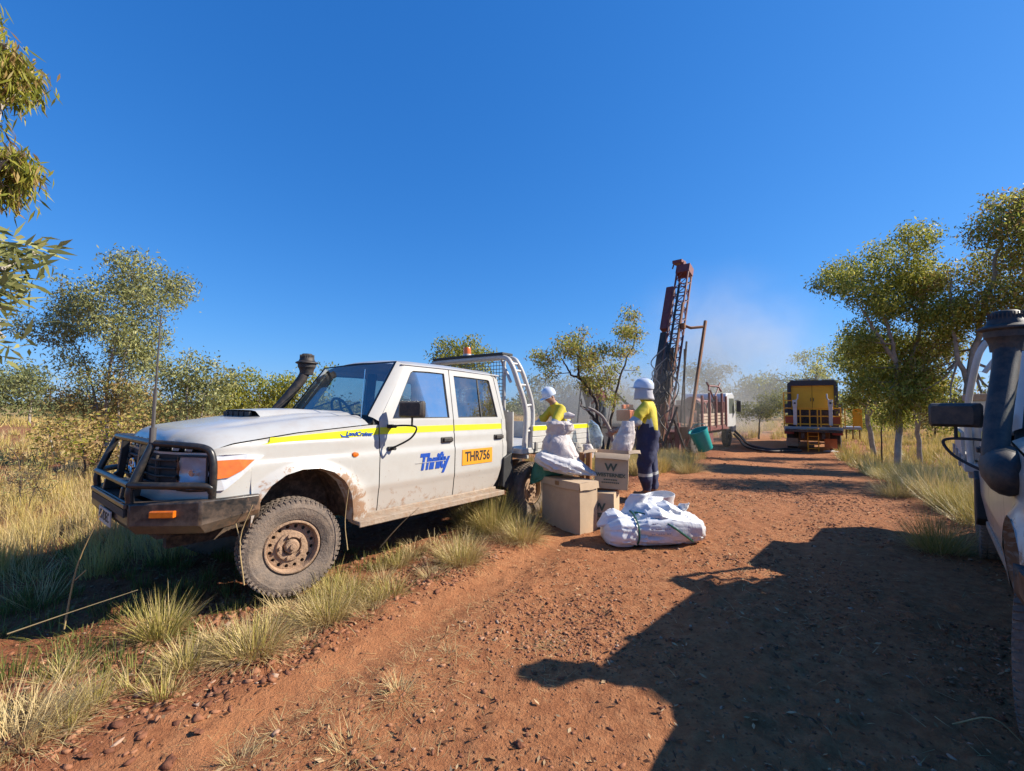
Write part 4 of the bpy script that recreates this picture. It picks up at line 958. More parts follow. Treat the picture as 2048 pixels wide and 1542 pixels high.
M['grey'] = leafmat('grey_green_leaves', [(0, (.12, .13, .06)), (.45, (.27, .275, .13)), (.8, (.38, .37, .19)), (1, (.46, .40, .20))], .35, .5, .3, TINT=(.98, 1.0, .74))
M['ygreen'] = leafmat('yellow_green_leaves', [(0, (.13, .15, .025)), (.5, (.29, .29, .05)), (1, (.45, .39, .09))], .45, .55, .25, TINT=(.98, 1.0, .74))
M['brownleaf'] = leafmat('browning_leaves', [(0, (.18, .115, .045)), (.4, (.37, .26, .11)), (.8, (.46, .36, .17)), (1, (.26, .25, .10))], .4, .55, .25)
M['hazeleaf'] = leafmat('distant_leaves', [(0, (.10, .12, .06)), (.6, (.19, .20, .105)), (1, (.26, .25, .13))], .3, .6, .2, TINT=(.98, 1.0, .74))
M['bark'] = mat('pale_gum_bark', (.42, .36, .29), .8, var=.45, vs=5, bump=.3, bs=25)
M['bark_dark'] = mat('dark_bark', (.085, .058, .042), .9, var=.5, vs=8, bump=.5, bs=25)
M['bark_grey'] = mat('grey_dead_wood', (.34, .29, .25), .9, var=.45, vs=9, bump=.5, bs=30)
DENS = 2.5
def tree(name, label, cat, base_uv, Zd, blobs, trunks, leaf=(.10, .03), mats=('gum',), dens=1.0, nper=14, spread=.14, tr=.06, bark='bark', dry_v=None, depth=None, group=None, seed=1, droop=.8, basey=None, extra=0, mats_f=None):
    g = np.random.default_rng(seed); k = Zd/FPX
    b = at(base_uv[0], base_uv[1], Zd); b = Vector((b.x, Zd, zgf(b.x, Zd)))
    if basey is not None: b = Vector(basey)
    ro = empty(name, b, label=label, cat=cat, group=group)
    CC = []; info = []
    allx = [u for u, v, r in blobs]; wx = (max(allx)-min(allx))*k*.32 if depth is None else depth
    for u, v, r in blobs:
        c = at(u, v, Zd); rr = r*k; c = c+Vector((0, g.normal(0, wx*.55), 0))
        info.append((c, rr, v))
    Vs, Qs, mi = [], [], []; o = 0
    for c, rr, v in info:
        n = max(6, int(DENS*dens*30*(rr/.35)**2))
        p = g.normal(0, 1, (n, 3)); p /= np.linalg.norm(p, axis=1)[:, None]; p *= (rr*(.35+.65*g.uniform(0, 1, n)**.5))[:, None]; p[:, 2] *= .85
        sub = g.normal(0, 1, (max(2, n//7), 3)); 
        C = np.array(c)+p
        Vv, Qv = leaves(C, nper, spread, leaf[0], leaf[1], g, droop); Vs.append(Vv-np.array(b)); Qs.append(Qv+o); o += len(Vv)
        dm = 1 if (dry_v is not None and v > dry_v and len(mats) > 1) else 0
        a = np.full(len(Qv), dm); 
        if len(mats) > 1 and dry_v is None: a = (g.uniform(0, 1, len(Qv)) < .3).astype(int)
        elif dry_v is not None and len(mats) > 1:
            pr = float(sstep(dry_v-60, dry_v+60, v)); cl = (g.uniform(0, 1, n) < pr).astype(int); a = np.repeat(cl, nper)
        mi.append(a)
    V = np.concatenate(Vs); Q = np.concatenate(Qs); mi = np.concatenate(mi)
    link('crown', npmesh('crown', V, Q, None, mi), [M[x] for x in mats], ro)
    # trunks and limbs
    mb = MB(); tips = []
    for ti, path in enumerate(trunks):
        pts = [at(u, v, Zd)-b for u, v in path]
        for i, p in enumerate(pts): p.y += g.normal(0, .04)*(i > 0)
        pts[0].z = min(pts[0].z, -.1) if (ti == 0 or path[0][1] > 850) else pts[0].z
        P = bez(pts, 5); n = len(P); rad = [tr*(1.0 if ti == 0 else .7)*(1-.72*i/(n-1)) for i in range(n)]
        for i in range(1, n-1): P[i] += Vector((g.normal(0, tr*.25), g.normal(0, tr*.25), 0))
        mb.tube(P, rad, 7); tips += [(P[i], rad[i]) for i in range(n//3, n)]
    for c, rr, v in info:
        if not tips: break
        cl = c-b; best = min(tips, key=lambda t: (t[0]-cl).length+(.6 if t[0].z > cl.z else 0))
        p0, r0 = best; mid = p0.lerp(cl, .5)+Vector((g.normal(0, .12), g.normal(0, .12), -.06*(cl-p0).length))*min(1, rr*2)
        P = bez([p0, mid, cl], 4); mb.tube(P, [max(.004, r0*.55*(1-.75*i/(len(P)-1))) for i in range(len(P))], 5)
        for _ in range(5):
            e = cl+Vector(g.normal(0, 1, 3)).normalized()*rr*.9; mb.tube([P[len(P)*2//3], P[len(P)*2//3].lerp(e, .5)+Vector((0, 0, .05*rr)), e], [max(.003, r0*.2), max(.0025, r0*.14), .002], 4, caps=False)
    mb.build('trunk', M[bark], ro, 60)
    return ro
tree('gum_sapling', 'tall grey-green young gum with thin pale stems behind the bull bar', 'tree', (225, 900), 11,
     [(265, 540, 45), (215, 560, 38), (310, 560, 38), (240, 600, 52), (320, 610, 36), (180, 640, 42), (110, 630, 34), (150, 600, 30), (250, 660, 52), (300, 670, 40), (200, 700, 42), (130, 670, 30), (270, 720, 42), (210, 760, 42), (160, 720, 28), (240, 800, 40), (190, 820, 38), (150, 800, 35), (280, 780, 35), (330, 560, 20), (100, 655, 26), (345, 600, 14), (230, 520, 16), (150, 565, 12)],
     [[(220, 900), (210, 780), (238, 650), (262, 550)], [(238, 900), (242, 770), (262, 660), (300, 600)], [(225, 860), (170, 740), (120, 650)]], (.105, .03), ('grey', 'brownleaf'), .62, 13, .13, .045, dry_v=790, seed=11)
tree('leafy_shrub', 'dark-leaved shrub standing behind the aerial and the bonnet', 'shrub', (385, 900), 10,
     [(380, 740, 36), (430, 755, 28), (350, 760, 36), (400, 790, 42), (345, 800, 38), (440, 790, 20), (330, 740, 22), (370, 830, 38), (310, 830, 38), (360, 705, 12), (455, 750, 9), (425, 725, 10)],
     [[(380, 900), (375, 800), (380, 740)], [(388, 900), (410, 800), (430, 750)], [(375, 880), (345, 790), (335, 740)]], (.095, .034), ('grey', 'brownleaf'), .6, 12, .12, .03, dry_v=850, seed=12)
tree('low_shrub', 'low golden-leaved bush in the grass left of the bull bar', 'shrub', (180, 960), 8,
     [(165, 855, 36), (210, 870, 42), (135, 890, 28), (250, 865, 30), (180, 915, 36), (290, 850, 30)], [[(170, 970), (165, 900), (150, 850)], [(180, 970), (205, 900), (220, 860)]], (.085, .032), ('brownleaf', 'ygreen'), .55, 11, .12, .022, bark='bark_dark', seed=13, droop=.3)
tree('round_bush', 'pale round bush far off across the field at the left edge', 'shrub', (60, 822), 35, [(30, 760, 34), (80, 752, 30), (10, 775, 30), (110, 770, 22), (60, 790, 40), (120, 795, 18), (-20, 765, 40)], [[(60, 822), (60, 770)]], (.28, .10), ('hazeleaf',), .05, 16, .4, .1, seed=14)
tree('bushy_tree', 'yellow-green bushy trees behind the bonnet and snorkel', 'tree', (540, 850), 22, [(480, 775, 24), (520, 765, 26), (560, 768, 26), (590, 770, 22), (450, 790, 22), (540, 795, 32), (500, 800, 28), (610, 790, 22), (575, 800, 28), (460, 808, 24), (648, 738, 9), (640, 770, 20)], [[(520, 850), (520, 780)], [(580, 850), (575, 780)]], (.20, .07), ('ygreen', 'gum'), .16, 14, .24, .07, seed=15)
tree('bushy_tree', 'bright yellow-green tree top showing above the cab roof', 'tree', (925, 860), 21, [(888, 692, 17), (920, 686, 20), (948, 690, 16), (944, 677, 11), (985, 704, 9), (900, 708, 22), (875, 710, 14), (930, 712, 26), (960, 712, 20), (910, 740, 40), (950, 760, 40)], [[(920, 860), (920, 760), (925, 700)]], (.17, .06), ('ygreen',), .18, 13, .2, .08, seed=16)
tree('hazy_tree', 'dusty grey-green trees behind the bending worker', 'tree', (1130, 850), 40, [(1070, 768, 20), (1100, 785, 24), (1130, 772, 20), (1160, 787, 20), (1060, 800, 24), (1200, 800, 20), (1230, 788, 20), (1130, 805, 30), (1090, 760, 12)], [[(1090, 850), (1090, 780)], [(1150, 850), (1150, 790)]], (.30, .11), ('hazeleaf',), .05, 15, .4, .1, seed=17)
tree('crooked_tree', 'open crooked tree with dark limbs behind the cardboard boxes', 'tree', (1210, 920), 14,
     [(1092, 718, 22), (1128, 700, 24), (1152, 680, 20), (1162, 715, 24), (1192, 722, 28), (1212, 700, 22), (1240, 702, 18), (1252, 660, 20), (1275, 650, 18), (1292, 685, 10), (1250, 636, 15), (1192, 768, 22), (1216, 755, 20), (1172, 762, 14), (1236, 735, 15), (1100, 745, 13), (1284, 738, 7), (1214, 795, 16), (1168, 660, 9), (1075, 708, 10), (1270, 668, 14)],
     [[(1208, 930), (1196, 840), (1190, 795), (1160, 757), (1142, 750), (1126, 720)], [(1212, 930), (1222, 840), (1238, 760), (1256, 715), (1276, 665)], [(1160, 757), (1156, 735), (1160, 715)], [(1200, 850), (1176, 822), (1164, 812), (1162, 798)]], (.115, .038), ('gum', 'brownleaf'), .62, 12, .13, .075, bark='bark_dark', seed=18)
mbd = MB(); b0 = Vector((at(1225, 900, 10).x, 10, zgf(at(1225, 900, 10).x, 10)))
for path, r0 in (([(1238, 960), (1226, 880), (1208, 838), (1190, 822), (1176, 815)], .055), ([(1190, 822), (1168, 818), (1160, 805)], .02), ([(1232, 930), (1245, 890), (1262, 860)], .03), ([(1215, 850), (1222, 800)], .014)):
    P = bez([at(u, v, 10)-b0 for u, v in path], 5); mbd.tube(P, [r0*(1-.6*i/(len(P)-1)) for i in range(len(P))], 8)
o = mbd.build('dead_branch', M['bark_grey'], None, 60); o.location = b0; tag(o, 'bare grey dead trunk bending up behind the open cardboard box', 'dead tree')
tree('gum_tree', 'wide spreading gum on the right, its crown reaching left over the track', 'tree', (1795, 880), 14,
     [(1690, 560, 34), (1730, 530, 38), (1770, 500, 34), (1810, 485, 30), (1760, 560, 42), (1800, 540, 36), (1700, 600, 26), (1740, 620, 26), (1845, 472, 13), (1820, 580, 40), (1860, 560, 38), (1780, 620, 36), (1830, 640, 40), (1656, 588, 14), (1760, 660, 32), (1800, 680, 40), (1780, 720, 35), (1850, 700, 45), (1870, 640, 45), (1670, 555, 16), (1760, 760, 34), (1820, 750, 40), (1800, 800, 26), (1860, 780, 36), (1720, 680, 22), (1745, 700, 28), (1790, 830, 24), (1840, 830, 26), (1760, 790, 24)],
     [[(1795, 900), (1800, 800), (1790, 720), (1770, 640), (1740, 560)], [(1800, 800), (1830, 700), (1850, 600), (1850, 560)], [(1790, 720), (1720, 610)]], (.12, .042), ('gum', 'ygreen'), .52, 13, .15, .10, seed=21)
tree('gum_tree', 'tall dense gum rising behind the shaded ute at the right edge', 'tree', (1930, 900), 13,
     [(1920, 480, 44), (1960, 445, 38), (2000, 425, 34), (2040, 440, 38), (1930, 540, 46), (1980, 520, 50), (2030, 520, 50), (1900, 600, 42), (1950, 610, 52), (2010, 600, 52), (1888, 560, 26), (1920, 680, 48), (1980, 680, 50), (1880, 740, 40), (1930, 760, 40), (2080, 480, 60), (2090, 580, 60), (2080, 430, 40), (2070, 680, 60), (1965, 410, 14), (2140, 540, 70), (2020, 760, 50), (1860, 790, 34), (1900, 820, 34), (1990, 800, 44), (1950, 845, 30)],
     [[(1930, 920), (1935, 780), (1960, 650), (1985, 530), (2000, 450)], [(1940, 780), (1910, 680), (1905, 560)], [(1950, 700), (2040, 620), (2080, 520)]], (.12, .042), ('gum', 'brownleaf'), .52, 13, .15, .11, seed=22)
tree('gum_tree', 'smaller yellowish gum with a white leaning trunk beside the yellow truck', 'tree', (1745, 880), 19,
     [(1710, 690, 26), (1750, 700, 28), (1690, 720, 26), (1730, 740, 32), (1770, 750, 32), (1700, 765, 26), (1745, 790, 28), (1790, 780, 28), (1720, 800, 20), (1775, 812, 22)], [[(1750, 900), (1736, 830), (1742, 760), (1735, 710)], [(1738, 830), (1770, 770)]], (.16, .055), ('ygreen', 'gum'), .26, 13, .2, .11, seed=23)
tree('white_gum', 'slim white-barked gum under the big crown at right', 'tree', (1835, 890), 17, [(1830, 800, 26), (1860, 810, 24), (1810, 790, 22), (1850, 840, 18), (1880, 820, 22), (1840, 770, 22)], [[(1840, 900), (1836, 850), (1850, 800), (1880, 770)], [(1836, 850), (1815, 790)]], (.12, .04), ('grey', 'brownleaf'), .4, 12, .16, .09, seed=24)
tree('small_tree', 'airy tree with separate leaf tufts left of the yellow truck roof', 'tree', (1640, 870), 30, [(1610, 715, 15), (1640, 705, 13), (1660, 715, 10), (1600, 735, 12), (1640, 740, 15), (1622, 758, 18), (1655, 750, 14), (1575, 757, 7), (1553, 757, 8)], [[(1640, 870), (1632, 780), (1636, 720)], [(1632, 790), (1605, 740)], [(1632, 800), (1575, 765), (1555, 760)]], (.22, .075), ('gum',), .12, 13, .26, .09, bark='bark_dark', seed=25)
tree('small_tree', 'little bright green tree on the track edge between the rig and the yellow truck', 'tree', (1518, 872), 30, [(1530, 800, 20), (1555, 792, 14), (1510, 815, 17), (1545, 818, 20), (1492, 822, 16), (1560, 812, 12), (1525, 825, 14)], [[(1518, 875), (1520, 840), (1530, 805)]], (.20, .07), ('ygreen', 'gum'), .15, 13, .24, .06, bark='bark_dark', seed=26)
tree('hazy_tree', 'dust-veiled tree crown directly behind the drill rig bed', 'tree', (1420, 860), 38, [(1395, 742, 18), (1420, 738, 18), (1447, 742, 15), (1380, 760, 15), (1435, 765, 18), (1405, 770, 20), (1458, 738, 6), (1380, 735, 12), (1425, 790, 18)], [[(1410, 870), (1412, 800), (1420, 745)], [(1412, 800), (1445, 745)]], (.28, .10), ('hazeleaf',), .07, 13, .36, .1, seed=27)
tree('hazy_tree', 'rounded far tree line fading in the dust right of the rig', 'tree', (1510, 850), 62, [(1480, 775, 18), (1510, 770, 20), (1537, 766, 20), (1500, 795, 26), (1550, 785, 22), (1465, 790, 16), (1585, 785, 20), (1530, 800, 26)], [[(1500, 850), (1500, 790)], [(1540, 850), (1540, 780)]], (.45, .16), ('hazeleaf',), .035, 14, .6, .12, seed=28)
tree('small_tree', 'scrubby young tree in front of the right-hand gum trunks', 'tree', (1760, 880), 16, [(1760, 830, 16), (1775, 815, 15), (1750, 815, 12), (1790, 838, 14)], [[(1762, 890), (1764, 850), (1770, 815)]], (.10, .035), ('gum', 'brownleaf'), .35, 11, .14, .03, bark='bark_dark', seed=29)
tree('gum_tree', 'gum whose crown enters at the right edge above the ute snorkel and shades the track', 'tree', (2260, 900), 9,
     [(2110, 520, 50), (2170, 450, 60), (2240, 400, 70), (2320, 430, 70), (2200, 560, 60), (2300, 560, 70), (2130, 620, 45), (2380, 520, 70), (2240, 660, 60), (2080, 470, 26), (2340, 660, 60)],
     [[(2260, 980), (2250, 760), (2230, 600), (2220, 480)], [(2250, 760), (2310, 620), (2340, 500)]], (.12, .042), ('gum', 'brownleaf'), .34, 13, .15, .11, seed=41)
tree('low_shrub', 'twiggy half-dead grey bush in the grass at the left edge', 'shrub', (40, 1000), 6.2,
     [(20, 925, 30), (70, 940, 34), (0, 955, 34), (50, 975, 34), (120, 965, 28)], [[(40, 1010), (30, 930), (10, 890)], [(50, 1010), (75, 930), (100, 890)], [(60, 1010), (120, 960)]], (.06, .016), ('brownleaf', 'grey'), .30, 10, .10, .012, bark='bark_dark', seed=42, droop=.2)
tree('low_shrub', 'straggly tan bush in the field just left of the young gum', 'shrub', (120, 870), 13,
     [(90, 848, 18), (120, 842, 22), (145, 838, 24)], [[(110, 880), (95, 845)], [(120, 880), (140, 840)]], (.10, .034), ('brownleaf', 'grey'), .4, 11, .16, .025, seed=43, droop=.3)
# near tree at the left edge, trunk just outside the frame
nb = (-5.4, 3.6, 0)
tree('weeping_gum', 'near gum at the left edge with drooping yellowish leaf bunches', 'tree', (0, 900), 3.4,
     [(-22, 30, 32), (-8, 100, 34), (-14, 160, 32), (6, 130, 18), (2, 320, 34), (34, 310, 20), (-12, 375, 28), (40, 335, 14), (-20, 290, 32), (-14, 410, 20), (-70, 100, 70), (-80, 330, 60), (-160, 200, 120), (-180, 420, 90)],
     [[(-560, 960), (-430, 500), (-260, 150), (-160, -80)], [(-430, 520), (-200, 330), (10, 330)], [(-320, 300), (-120, 110), (10, 90)]], (.115, .017), ('ygreen', 'brownleaf'), 2.0, 15, .05, .11, basey=nb, depth=.25, seed=31, droop=1.6)
tree('broadleaf_gum', 'near branch of long grey-green leaves below the drooping bunches at left', 'tree', (0, 900), 2.9,
     [(-30, 490, 34), (-6, 515, 26), (12, 545, 20), (-24, 560, 34), (-4, 595, 22), (-30, 640, 28), (8, 485, 12), (-26, 675, 16), (-80, 560, 50)], [[(-500, 950), (-300, 700), (-120, 560), (20, 540)], [(-140, 570), (20, 620)]], (.15, .030), ('grey',), 1.0, 9, .07, .05, basey=(-4.6, 3.1, 0), depth=.2, seed=32, droop=.25)
for u, v, r, Z_, lb, sd_ in ((1722, 840, 22, 34, 'rounded green bush behind the side platform of the yellow truck', 51), (1790, 832, 26, 38, 'green bush seen between the right-hand gum trunks', 52), (1868, 836, 24, 30, 'olive bush just left of the shaded ute mirror', 53), (1600, 838, 16, 36, 'small bush at the left flank of the yellow truck', 54)):
    tree('round_bush', lb, 'shrub', (u, 865), Z_, [(u-r, v+6, r), (u+r, v+4, r*.9), (u, v-8, r*1.1), (u+r*.4, v+14, r)], [[(u, 868), (u, v)]], (.22, .08), ('ygreen', 'gum'), .06, 14, .3, .08, bark='bark_dark', seed=sd_)
# far woodland all round the horizon
g = np.random.default_rng(40); C = []
for _ in range(330):
    a = R(g.uniform(-75, 75)); d = g.uniform(75, 150); x, y = d*math.sin(a), d*math.cos(a); h = g.uniform(1.6, 3.6)*(1 if math.degrees(a) < 8 else 1.5)
    n = 34; p = g.normal(0, 1, (n, 3))*np.array([1.7, 1.7, h*.26])+np.array([x, y, zgf(x, y)+h*.62]); p[:, 2] = np.maximum(p[:, 2], zgf(x, y)+.2); C.append(p)
V, Q = leaves(np.concatenate(C), 5, .55, .8, .32, g, .3)
o = link('far_woodland', npmesh('far_woodland', V, Q), M['hazeleaf']); tag(o, 'far belt of scrub along the horizon', None, kind='stuff')
# ------------------------------------------------------------------ cardboard boxes, sacks, bundle
M['card'] = mat('brown_cardboard', (.58, .42, .27), .85, var=.10, vs=4, bump=.08, bs=60, dust=.15)
M['card_in'] = mat('cardboard_inside', (.62, .46, .31), .9, var=.1)
M['card_ink'] = mat('dark_green_print', (.085, .11, .075), .8)
M['tape'] = mat('packing_tape', (.36, .21, .10), .3, var=.08)
def frame2(p0, p1):
    """unit vectors along p0->p1 on the ground and to its right (away from the viewer's left)"""
    d = Vector((p1[0]-p0[0], p1[1]-p0[1], 0)).normalized(); return d, Vector((d.y, -d.x, 0))
def carton(label, corner, ang, w, d, h, z, logo=True, open_=False, tilt=0, lid=False):
    """corner: the nearest bottom corner; the front face runs left from it for w, the side runs back for d"""
    ro = empty('cardboard_box', (corner[0], corner[1], z), ang, label, 'box', 'cardboard sample boxes')
    if tilt: ro.rotation_euler = (tilt, R(2.5), ang)
    # local: x from the left end of the front (-w..0), y back (0..d)
    t = .006; mb = MB()
    def wall(a, b, bow):
        a, b = Vector(a), Vector(b); n = (b-a).cross(Vector((0, 0, 1))).normalized(); P = []
        for i in range(7):
            r = []
            for k in range(6):
                u, v = i/6, k/5; r.append(a.lerp(b, u)+Vector((0, 0, v*h))+n*(bow*math.sin(math.pi*u)*math.sin(math.pi*v)+.003*math.sin(5*u+4*v)))
            P.append([tuple(x) for x in r])
        mb.grid(P)
        P2 = [[tuple(Vector(q)-n*t) for q in row] for row in P]; mb.grid(P2, 1, flip=True)
    wall((-w, 0, 0), (0, 0, 0), .012); wall((0, 0, 0), (0, d, 0), .010); wall((0, d, 0), (-w, d, 0), .01); wall((-w, d, 0), (-w, 0, 0), .01)
    mb.add([(-w, 0, 0), (0, 0, 0), (0, d, 0), (-w, d, 0)], [(0, 3, 2, 1)])
    if not open_: mb.grid([[(-w+w*i/4, d*k/4, h-.004*math.sin(math.pi*i/4)) for k in range(5)] for i in range(5)])
    mb.build('carton_body', [M['card'], M['card_in']], ro, 30)
    def flap(hinge0, hinge1, out, drop, ln):
        a, b = Vector(hinge0), Vector(hinge1); o_ = Vector(out).normalized(); f = MB()
        e = o_*math.cos(drop)*ln+Vector((0, 0, -math.sin(drop)*ln)); ins = (b-a)*.02
        n = e.cross(b-a).normalized()*.004
        mid0 = a+e*.5+n*1.5; mid1 = b+e*.5+n*1.5
        P = [[tuple(a), tuple(mid0), tuple(a+e+ins)], [tuple(a.lerp(b, .5)), tuple(mid0.lerp(mid1, .5)+n), tuple(a.lerp(b, .5)+e+n*2)], [tuple(b), tuple(mid1), tuple(b+e-ins)]]
        f.grid(P); f.grid([[tuple(Vector(q)-n*1.2) for q in r] for r in P], 1, flip=True); f.build('flap', [M['card'], M['card_in']], ro, 30)
    if open_:
        flap((-w, -.002, h), (0, -.002, h), (0, -1, 0), R(48), .085); flap((.002, 0, h), (.002, d, h), (1, 0, 0), R(-8), .14); flap((-w-.002, d, h), (-w-.002, 0, h), (-1, 0, 0), R(12), .15); flap((0, d, h), (-w, d, h), (0, 1, 0), R(20), .12)
        ins = MB(); ins.add([(-w+.01, .01, h*.55), (-.01, .01, h*.55), (-.01, d-.01, h*.55), (-w+.01, d-.01, h*.55)], [(0, 1, 2, 3)]); ins.build('box_contents', M['card_in'], ro, 0)
    if lid:
        l = MB(); e = .012
        l.grid([[(-w-e+(w+2*e)*i/8, -e+(d+2*e)*k/6, h+.012+.004*math.sin(i*.9)*math.sin(k)) for k in range(7)] for i in range(9)])
        ov = .085
        for a, b in (((-w-e, -e), (e, -e)), ((e, -e), (e, d+e)), ((e, d+e), (-w-e, d+e)), ((-w-e, d+e), (-w-e, -e))):
            nx, ny = (b[1]-a[1]), -(b[0]-a[0]); L_ = math.hypot(nx, ny); nx, ny = nx/L_, ny/L_
            l.grid([[(a[0]+(b[0]-a[0])*i/6+nx*.006*k, a[1]+(b[1]-a[1])*i/6+ny*.006*k, h+.012-ov*k/2+(.006*math.sin(i*1.4) if k == 2 else 0)) for k in range(3)] for i in range(7)])
        l.build('lid', M['card'], ro, 30)
        tp = MB(); tp.box((-w*.55, -e-.010, h-.03), (.07, .002, .05)); tp.build('tape_strip', M['tape'], ro, 0)
    if logo:
        yb = -.0145; cx, cz = -w*.52, h*.60
        text('W', .125, M['card_ink'], ro, (cx, yb, cz), (1, 0, 0), (0, 0, 1), 'printed_mark', .0006, .004, sx=1.1)
        text('WESTERNEX', .062, M['card_ink'], ro, (cx, yb, cz-.095), (1, 0, 0), (0, 0, 1), 'printed_name', .0006, .002, sx=1.0*min(1, w/.40))
        ln = MB()
        for row, (zz, n, wd) in enumerate(((cz-.150, 6, .022), (cz-.185, 9, .018))):
            for i in range(n): ln.box((cx+(i-(n-1)/2)*(wd+.006), yb, zz), (wd, .0012, .014))
        ln.build('printed_line', M['card_ink'], ro, 0)['kind'] = 'stuff'
    return ro
def gz(x, y): return float(ground_h(np.array([float(x)]), np.array([float(y)]))[0])
bx, by = gp(1160, 1065)
big = carton('large lidded cardboard box standing at the left with sacks on top', (bx, by), math.atan2(-.55, .41), .66, .29, .585, gz(bx, by)-.01, logo=False, lid=True)
sx_, sy_ = gp(1224, 1057); sx_, sy_ = sx_+.02, sy_-.02
ang2 = R(-24)
small = carton('smaller closed cardboard box on the ground under the open one', (sx_, sy_), ang2, .33, .34, .42, gz(sx_, sy_)-.01)
opn = carton('open cardboard box with spread flaps stacked on the smaller box', (sx_+.20, sy_+.14), R(-14), .40, .30, .44, gz(sx_, sy_)+.425, open_=True, tilt=R(2))
# woven plastic sacks
M['sack'] = mat('white_woven_sack', (.70, .68, .67), .62, var=.08, vs=7, bump=.25, bs=160, dust=.14, dustcol=(.52, .38, .30))
M['sack_pink'] = mat('dusty_woven_sack', (.64, .57, .54), .62, var=.08, vs=7, bump=.25, bs=160, dust=.25, dustcol=(.52, .38, .30))
M['sack_white'] = mat('glossy_white_plastic', (.78, .79, .82), .38, var=.05, vs=9, bump=.12, bs=40)
M['green_sack'] = mat('green_woven_sack', (.06, .26, .17), .7, var=.2, vs=8, bump=.3, bs=120)
M['calico'] = mat('calico_bag', (.50, .45, .37), .85, var=.15, vs=8, bump=.3, bs=80, dust=.1)
M['strap'] = mat('green_strap', (.004, .085, .055), .45)
M['clear'] = glass('clear_plastic_bag', (.72, .80, .82), .6)
mx_ = [n for n in M['clear'].node_tree.nodes if n.type == 'MATH']
for n_ in mx_:
    if abs(n_.inputs[1].default_value-.16) < 1e-4: n_.inputs[1].default_value = .75
for n_ in M['clear'].node_tree.nodes:
    if n_.type == 'BSDF_DIFFUSE': n_.inputs[0].default_value = (.62, .72, .76, 1)
def wrinkle(m, sc, st):
    t = m.node_tree; b = t.nodes['Principled BSDF']; tc = t.nodes.new('ShaderNodeTexCoord'); n = t.nodes.new('ShaderNodeTexNoise'); n.inputs['Scale'].default_value = sc; n.inputs['Detail'].default_value = 5; n.inputs['Distortion'].default_value = 2.2
    rd = t.nodes.new('ShaderNodeMath'); rd.operation = 'ABSOLUTE'; sb = t.nodes.new('ShaderNodeMath'); sb.operation = 'SUBTRACT'; sb.inputs[1].default_value = .5
    t.links.new(tc.outputs['Object'], n.inputs['Vector']); t.links.new(n.outputs['Fac'], sb.inputs[0]); t.links.new(sb.outputs[0], rd.inputs[0])
    bp = t.nodes.new('ShaderNodeBump'); bp.inputs['Strength'].default_value = st; bp.inputs['Distance'].default_value = .035; bp.invert = True; t.links.new(rd.outputs[0], bp.inputs['Height'])
    old = b.inputs['Normal'].links
    if old: t.links.new(old[0].from_node.outputs[0], bp.inputs['Normal']) if False else None
    t.links.new(bp.outputs[0], b.inputs['Normal'])
for k_, sc_, st_ in (('sack', 6, .5), ('sack_pink', 6, .5), ('sack_white', 5, .35), ('green_sack', 8, .8), ('calico', 12, .7), ('flapcloth', 0, 0)):
    if k_ in M and st_: wrinkle(M[k_], sc_, st_)
def creased(mb, rings, seed, amp, freq=5.0, mi=0, K=44):
    """loft of rings (centre, axis u, axis v, ru, rv, squareness), wrinkled"""
    V = []; F = []
    for i, (c, u, v, ru, rv, sq) in enumerate(rings):
        t = i/(len(rings)-1)
        for k in range(K):
            a = 2*math.pi*k/K; ca, sa = math.cos(a), math.sin(a)
            ca = math.copysign(abs(ca)**sq, ca); sa = math.copysign(abs(sa)**sq, sa)
            ar = np.array([freq*math.cos(a)+t*2.1]), np.array([freq*math.sin(a)+t*freq*1.3])
            d = float((.5-abs(fbm(ar[0], ar[1], 3, seed)[0])*3.4))*amp+float(fbm(ar[0]*.4, ar[1]*.4, 2, seed+3)[0])*amp*1.6
            V.append(Vector(c)+Vector(u)*(ru*ca*(1+d))+Vector(v)*(rv*sa*(1+d)))
    for i in range(len(rings)-1):
        for k in range(K): F.append((i*K+k, i*K+(k+1) % K, (i+1)*K+(k+1) % K, (i+1)*K+k))
    n = len(rings); F += [tuple(range(K))[::-1], tuple((n-1)*K+k for k in range(K))]
    mb.add(V, F, mi)
def lerp_rings(keys, n):
    out = []
    ts = np.linspace(0, len(keys)-1, n)
    for t in ts:
        i = min(int(t), len(keys)-2); f = t-i; f = f*f*(3-2*f); a, b = keys[i], keys[i+1]
        out.append(tuple((Vector(p).lerp(Vector(q), f) if isinstance(p, (tuple, Vector)) else p+(q-p)*f) for p, q in zip(a, b)))
    return out
bigtop = big.location.z+.60
# standing sack: world frame, on the lid
def px3(u, v, Y): return at(u, v, Y)
c0 = px3(1122, 930, 5.60); Xv, Yv = (1, 0, 0), (0, 1, 0)
zb0 = bigtop+.075
k = 5.6/FPX
keys = [((px3(1118, 0, 5.6).x, 5.62, zb0), Xv, Yv, 30*k, .13, .8), ((px3(1120, 0, 5.6).x, 5.62, zb0+.06), Xv, Yv, 36*k, .15, .75), ((px3(1118, 0, 5.6).x, 5.62, zb0+.20), Xv, Yv, 33*k, .14, .8), ((px3(1112, 0, 5.6).x, 5.62, zb0+.36), Xv, Yv, 27*k, .12, .9),
        ((px3(1112, 0, 5.6).x, 5.62, zb0+.45), Xv, Yv, 20*k, .075, 1), ((px3(1116, 0, 5.6).x, 5.62, zb0+.50), Xv, Yv, 26*k, .08, 1), ((px3(1116, 0, 5.6).x, 5.60, zb0+.58), Xv, Yv, 24*k, .09, 1), ((px3(1113, 0, 5.6).x, 5.60, zb0+.62), Xv, Yv, 19*k, .05, 1)]
mb = MB(); creased(mb, lerp_rings(keys, 40), 2, .26, 4.0); 
ear = []
o = mb.build('woven_sack', M['sack_pink'], None, 70); tag(o, 'upright tied white woven sack with a ruffled neck', 'sack', 'sample sacks on the large box')
